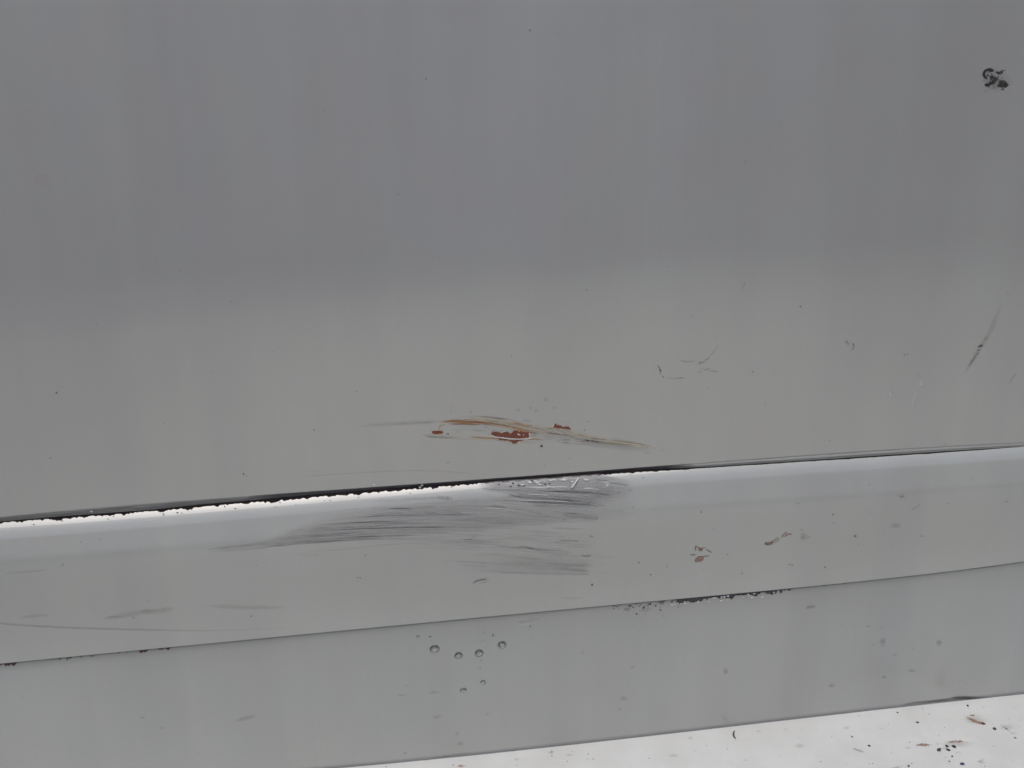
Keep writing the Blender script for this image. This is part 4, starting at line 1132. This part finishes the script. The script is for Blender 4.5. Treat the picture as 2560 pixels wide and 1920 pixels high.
def crumb(x, y, r, mat, label, cat='crumb', f=Z5, name='dirt_crumb', group='dark crumbs of dirt lying on the white ledge', flat=0.55):
    px, py = zc((x, y), f)
    c = onledge(px, py)
    s = 0.64/FOC*r*0.9
    me = bpy.data.meshes.new(name)
    import bmesh
    bm = bmesh.new()
    bmesh.ops.create_icosphere(bm, subdivisions=2, radius=1)
    sd = random.random()*100
    for v in bm.verts:
        k = 1+0.5*noise.noise(v.co*1.3+Vector((sd, 0, 0)))
        v.co = Vector((v.co.x*s*k*random.uniform(.95, 1.05)*1.1, v.co.y*s*k*1.5, v.co.z*s*k*flat))
    bm.to_mesh(me); bm.free()
    o = link(name, me, mat, smooth=False)
    o.location = (c[0], c[1], c[2]+s*flat*0.6)
    o.rotation_euler = (0, 0, random.uniform(0, 3))
    o['label'] = label; o['category'] = cat
    if group:
        o['group'] = group
    return o


crumb(1665, 966, 5.0, M_CHIP, 'flat dark crumb left of the two blackest crumbs on the ledge')
crumb(1716, 940, 3.6, M_BLACK, 'small black crumb just above a larger one, beside the rust stain')
crumb(1724, 965, 4.4, M_BLACK, 'round black crumb below a smaller one, beside the rust stain')
crumb(1762, 945, 4.6, M_BLACK, 'black crumb at the right end of the rust stain cluster')
crumb(1815, 1056, 4.6, M_BLUECRUMB, 'blue violet crumb near the bottom edge of the picture', group=None)
crumb(1750, 1006, 2.6, M_BLUECRUMB, 'tiny dark blue crumb above the blue violet crumb')
crumb(1732, 1038, 2.0, M_BLUECRUMB, 'tiniest blue crumb, left of the blue violet crumb')
crumb(1950, 797, 4.6, M_CHIPBROWN, 'brown crumb in the upper rust stain at right')
crumb(2022, 830, 4.6, M_CHIP, 'grey crumb right of the brown one')
crumb(2155, 888, 2.8, M_CHIP, 'small crumb nearest the right edge of the ledge, lower of a scattered few')
crumb(2098, 830, 2.2, M_CHIP, 'tiny crumb between the grey crumb and the right edge')
crumb(1850, 680, 3.2, M_BLACK, 'black crumb closest below the grease line')
crumb(1216, 938, 2.8, M_BLACK, 'lone black crumb right of the curved smear on the ledge')
crumb(1398, 724, 2.4, M_CHIP, 'small crumb under the left end of the grease line')
crumb(1526, 788, 3.4, M_CHIP, 'grey crumb midway between grease line and rust stain')
crumb(1106, 880, 2.2, M_CHIP, 'tiny crumb above the curved smear on the ledge')
crumb(1470, 1068, 3.0, M_CHIPBROWN, 'brownish crumb at the bottom edge, left of the blue one')
dots_ = [(1560, 698), (1340, 800), (1150, 748), (1475, 915), (1490, 1050), (1360, 980), (2065, 804), (2040, 876), (2180, 846), (2110, 930), (1860, 695), (1845, 918), (1240, 1052), (1218, 1052), (306, 957), (258, 993), (172, 937),
         (640, 1003), (738, 1016), (500, 843), (1665, 870), (2150, 700), (1390, 1075), (1600, 735), (1700, 820), (2015, 940), (975, 880), (905, 1040), (420, 1030), (1960, 1070), (2080, 1010), (2190, 735), (1830, 745), (1780, 985)]
ds = []
for x, y in dots_:
    o = crumb(x, y, random.uniform(0.8, 1.5), M_CHIP, 'x')
    ds.append(o)
for x, y in [(1378, 1275), (1478, 1310), (1615, 1262), (1510, 1245), (300, 1345), (560, 1303), (2010, 1290), (1150, 1335)]:
    ds.append(crumb(x, y, random.uniform(0.9, 1.5), M_CHIP, 'x', f=ZQ))
# join the uncountable grit into one
vs = []; fs = []
for o in ds:
    M = Matrix.Translation(o.location) @ o.rotation_euler.to_matrix().to_4x4()
    b = len(vs)
    vs += [tuple(M @ v.co) for v in o.data.vertices]
    fs += [tuple(i+b for i in p.vertices) for p in o.data.polygons]
    bpy.data.objects.remove(o)
me = bpy.data.meshes.new('grit'); me.from_pydata(vs, [], fs)
gr = link('grit', me, M_SPECKDOT, smooth=False)
gr['label'] = 'fine dark grit scattered over the white ledge'; gr['category'] = 'grit'; gr['kind'] = 'stuff'


def tube(name, pts, r, mat, label, cat):
    c = np.array(pts); n = len(c); k = 6
    vs = []; fs = []
    tg = np.gradient(c, axis=0)
    for i in range(n):
        t = Vector(tg[i]).normalized()
        a = t.cross(Vector((0, 0, 1))).normalized(); b = t.cross(a).normalized()
        rr = r*(0.5+0.5*math.sin(math.pi*(i+.7)/(n+.4)))
        for j in range(k):
            q_ = Vector(c[i])+a*(rr*math.cos(2*math.pi*j/k))+b*(rr*math.sin(2*math.pi*j/k))
            vs.append(tuple(q_))
    for i in range(n-1):
        for j in range(k):
            fs.append((i*k+j, i*k+(j+1) % k, (i+1)*k+(j+1) % k, (i+1)*k+j))
    fs.append(tuple(range(k))[::-1]); fs.append(tuple(range((n-1)*k, n*k)))
    me = bpy.data.meshes.new(name); me.from_pydata(vs, [], fs)
    o = link(name, me, mat)
    o['label'] = label; o['category'] = cat
    return o


cc = catmull([zc(p, Z5) for p in [(350, 845), (344, 862), (347, 880), (357, 893)]], 2)
tube('fibre', [onledge(x, y, 0.0006) for x, y in cc], 0.00055, M_FIBRE, 'short curved teal blue fibre lying on the white ledge', 'fibre')

# ------------------------------------------------------------------ water drops
m, nt, bs, out = new_mat('water')
bs.inputs['Base Color'].default_value = (1, 1, 1, 1)
bs.inputs['Transmission Weight'].default_value = 1
bs.inputs['Roughness'].default_value = 0.0
bs.inputs['IOR'].default_value = 1.33
M_WATER = m
M_WET = solid_mat('wetted_paint', (0.49, 0.495, 0.485), (0.48, 0.485, 0.475), rough=0.9, spec=0.0, bump=0)


def drop(x, y, rx, ry, label, f=(980, 1560, 5.82), h=0.34, group='water drops on the lower grey panel'):
    px, py = zc((x, y), f)
    c = P([px], [py], DC(px, py))[0]
    dist = np.linalg.norm(c-CLOC)
    a = rx/f[2]*dist/FOC; b = ry/f[2]*dist/FOC
    nr, na = 12, 28
    ca = math.radians(31)           # contact angle of the cap
    R = 1/math.sin(ca)
    vs = [(0, -(R-R*math.cos(ca))*a, 0)]
    for i in range(1, nr+1):
        t = i/nr*ca
        for j in range(na):
            p = 2*math.pi*j/na
            rr = R*math.sin(t)
            hh = R*math.cos(t)-R*math.cos(ca)
            vs.append((a*rr*math.cos(p), -a*hh*(1-0.25*rr*math.sin(p)), b*rr*math.sin(p)))
    fs = [(0, 1+(j+1) % na, 1+j) for j in range(na)]
    for i in range(nr-1):
        for j in range(na):
            s0 = 1+i*na; s1 = s0+na
            fs.append((s0+j, s0+(j+1) % na, s1+(j+1) % na, s1+j))
    vs.append((0, 0.0, 0)); last = len(vs)-1; s0 = 1+(nr-1)*na
    for j in range(na):
        fs.append((last, s0+j, s0+(j+1) % na))
    me = bpy.data.meshes.new('water_drop'); me.from_pydata(vs, [], fs)
    import bmesh
    bm = bmesh.new(); bm.from_mesh(me); bmesh.ops.recalc_face_normals(bm, faces=bm.faces); bm.to_mesh(me); bm.free()
    me.materials.append(M_WATER); me.materials.append(M_WET)
    for p_ in me.polygons:
        if all(abs(me.vertices[v_].co.y) < 1e-7 for v_ in p_.vertices):
            p_.material_index = 1
    o = link('water_drop', me, None)
    o.location = (c[0], c[1]-0.00003, c[2])
    o['label'] = label; o['category'] = 'water drop'; o['group'] = group
    return o


drop(620, 365, 70, 66, 'leftmost and largest of the four round water drops under the crease')
drop(967, 460, 58, 58, 'second of the four round water drops from the left, hanging lowest')
drop(1268, 425, 62, 62, 'third of the four round water drops from the left')
drop(1602, 305, 64, 62, 'rightmost and highest of the four round water drops')
drop(1325, 848, 36, 36, 'small round water drop below the third large one')
drop(1038, 962, 48, 36, 'small flattened water drop lowest of all')
drop(375, 185, 24, 22, 'faint tiny drop upper left of the largest drop')
drop(553, 190, 18, 17, 'faint tiny drop directly above the largest drop')
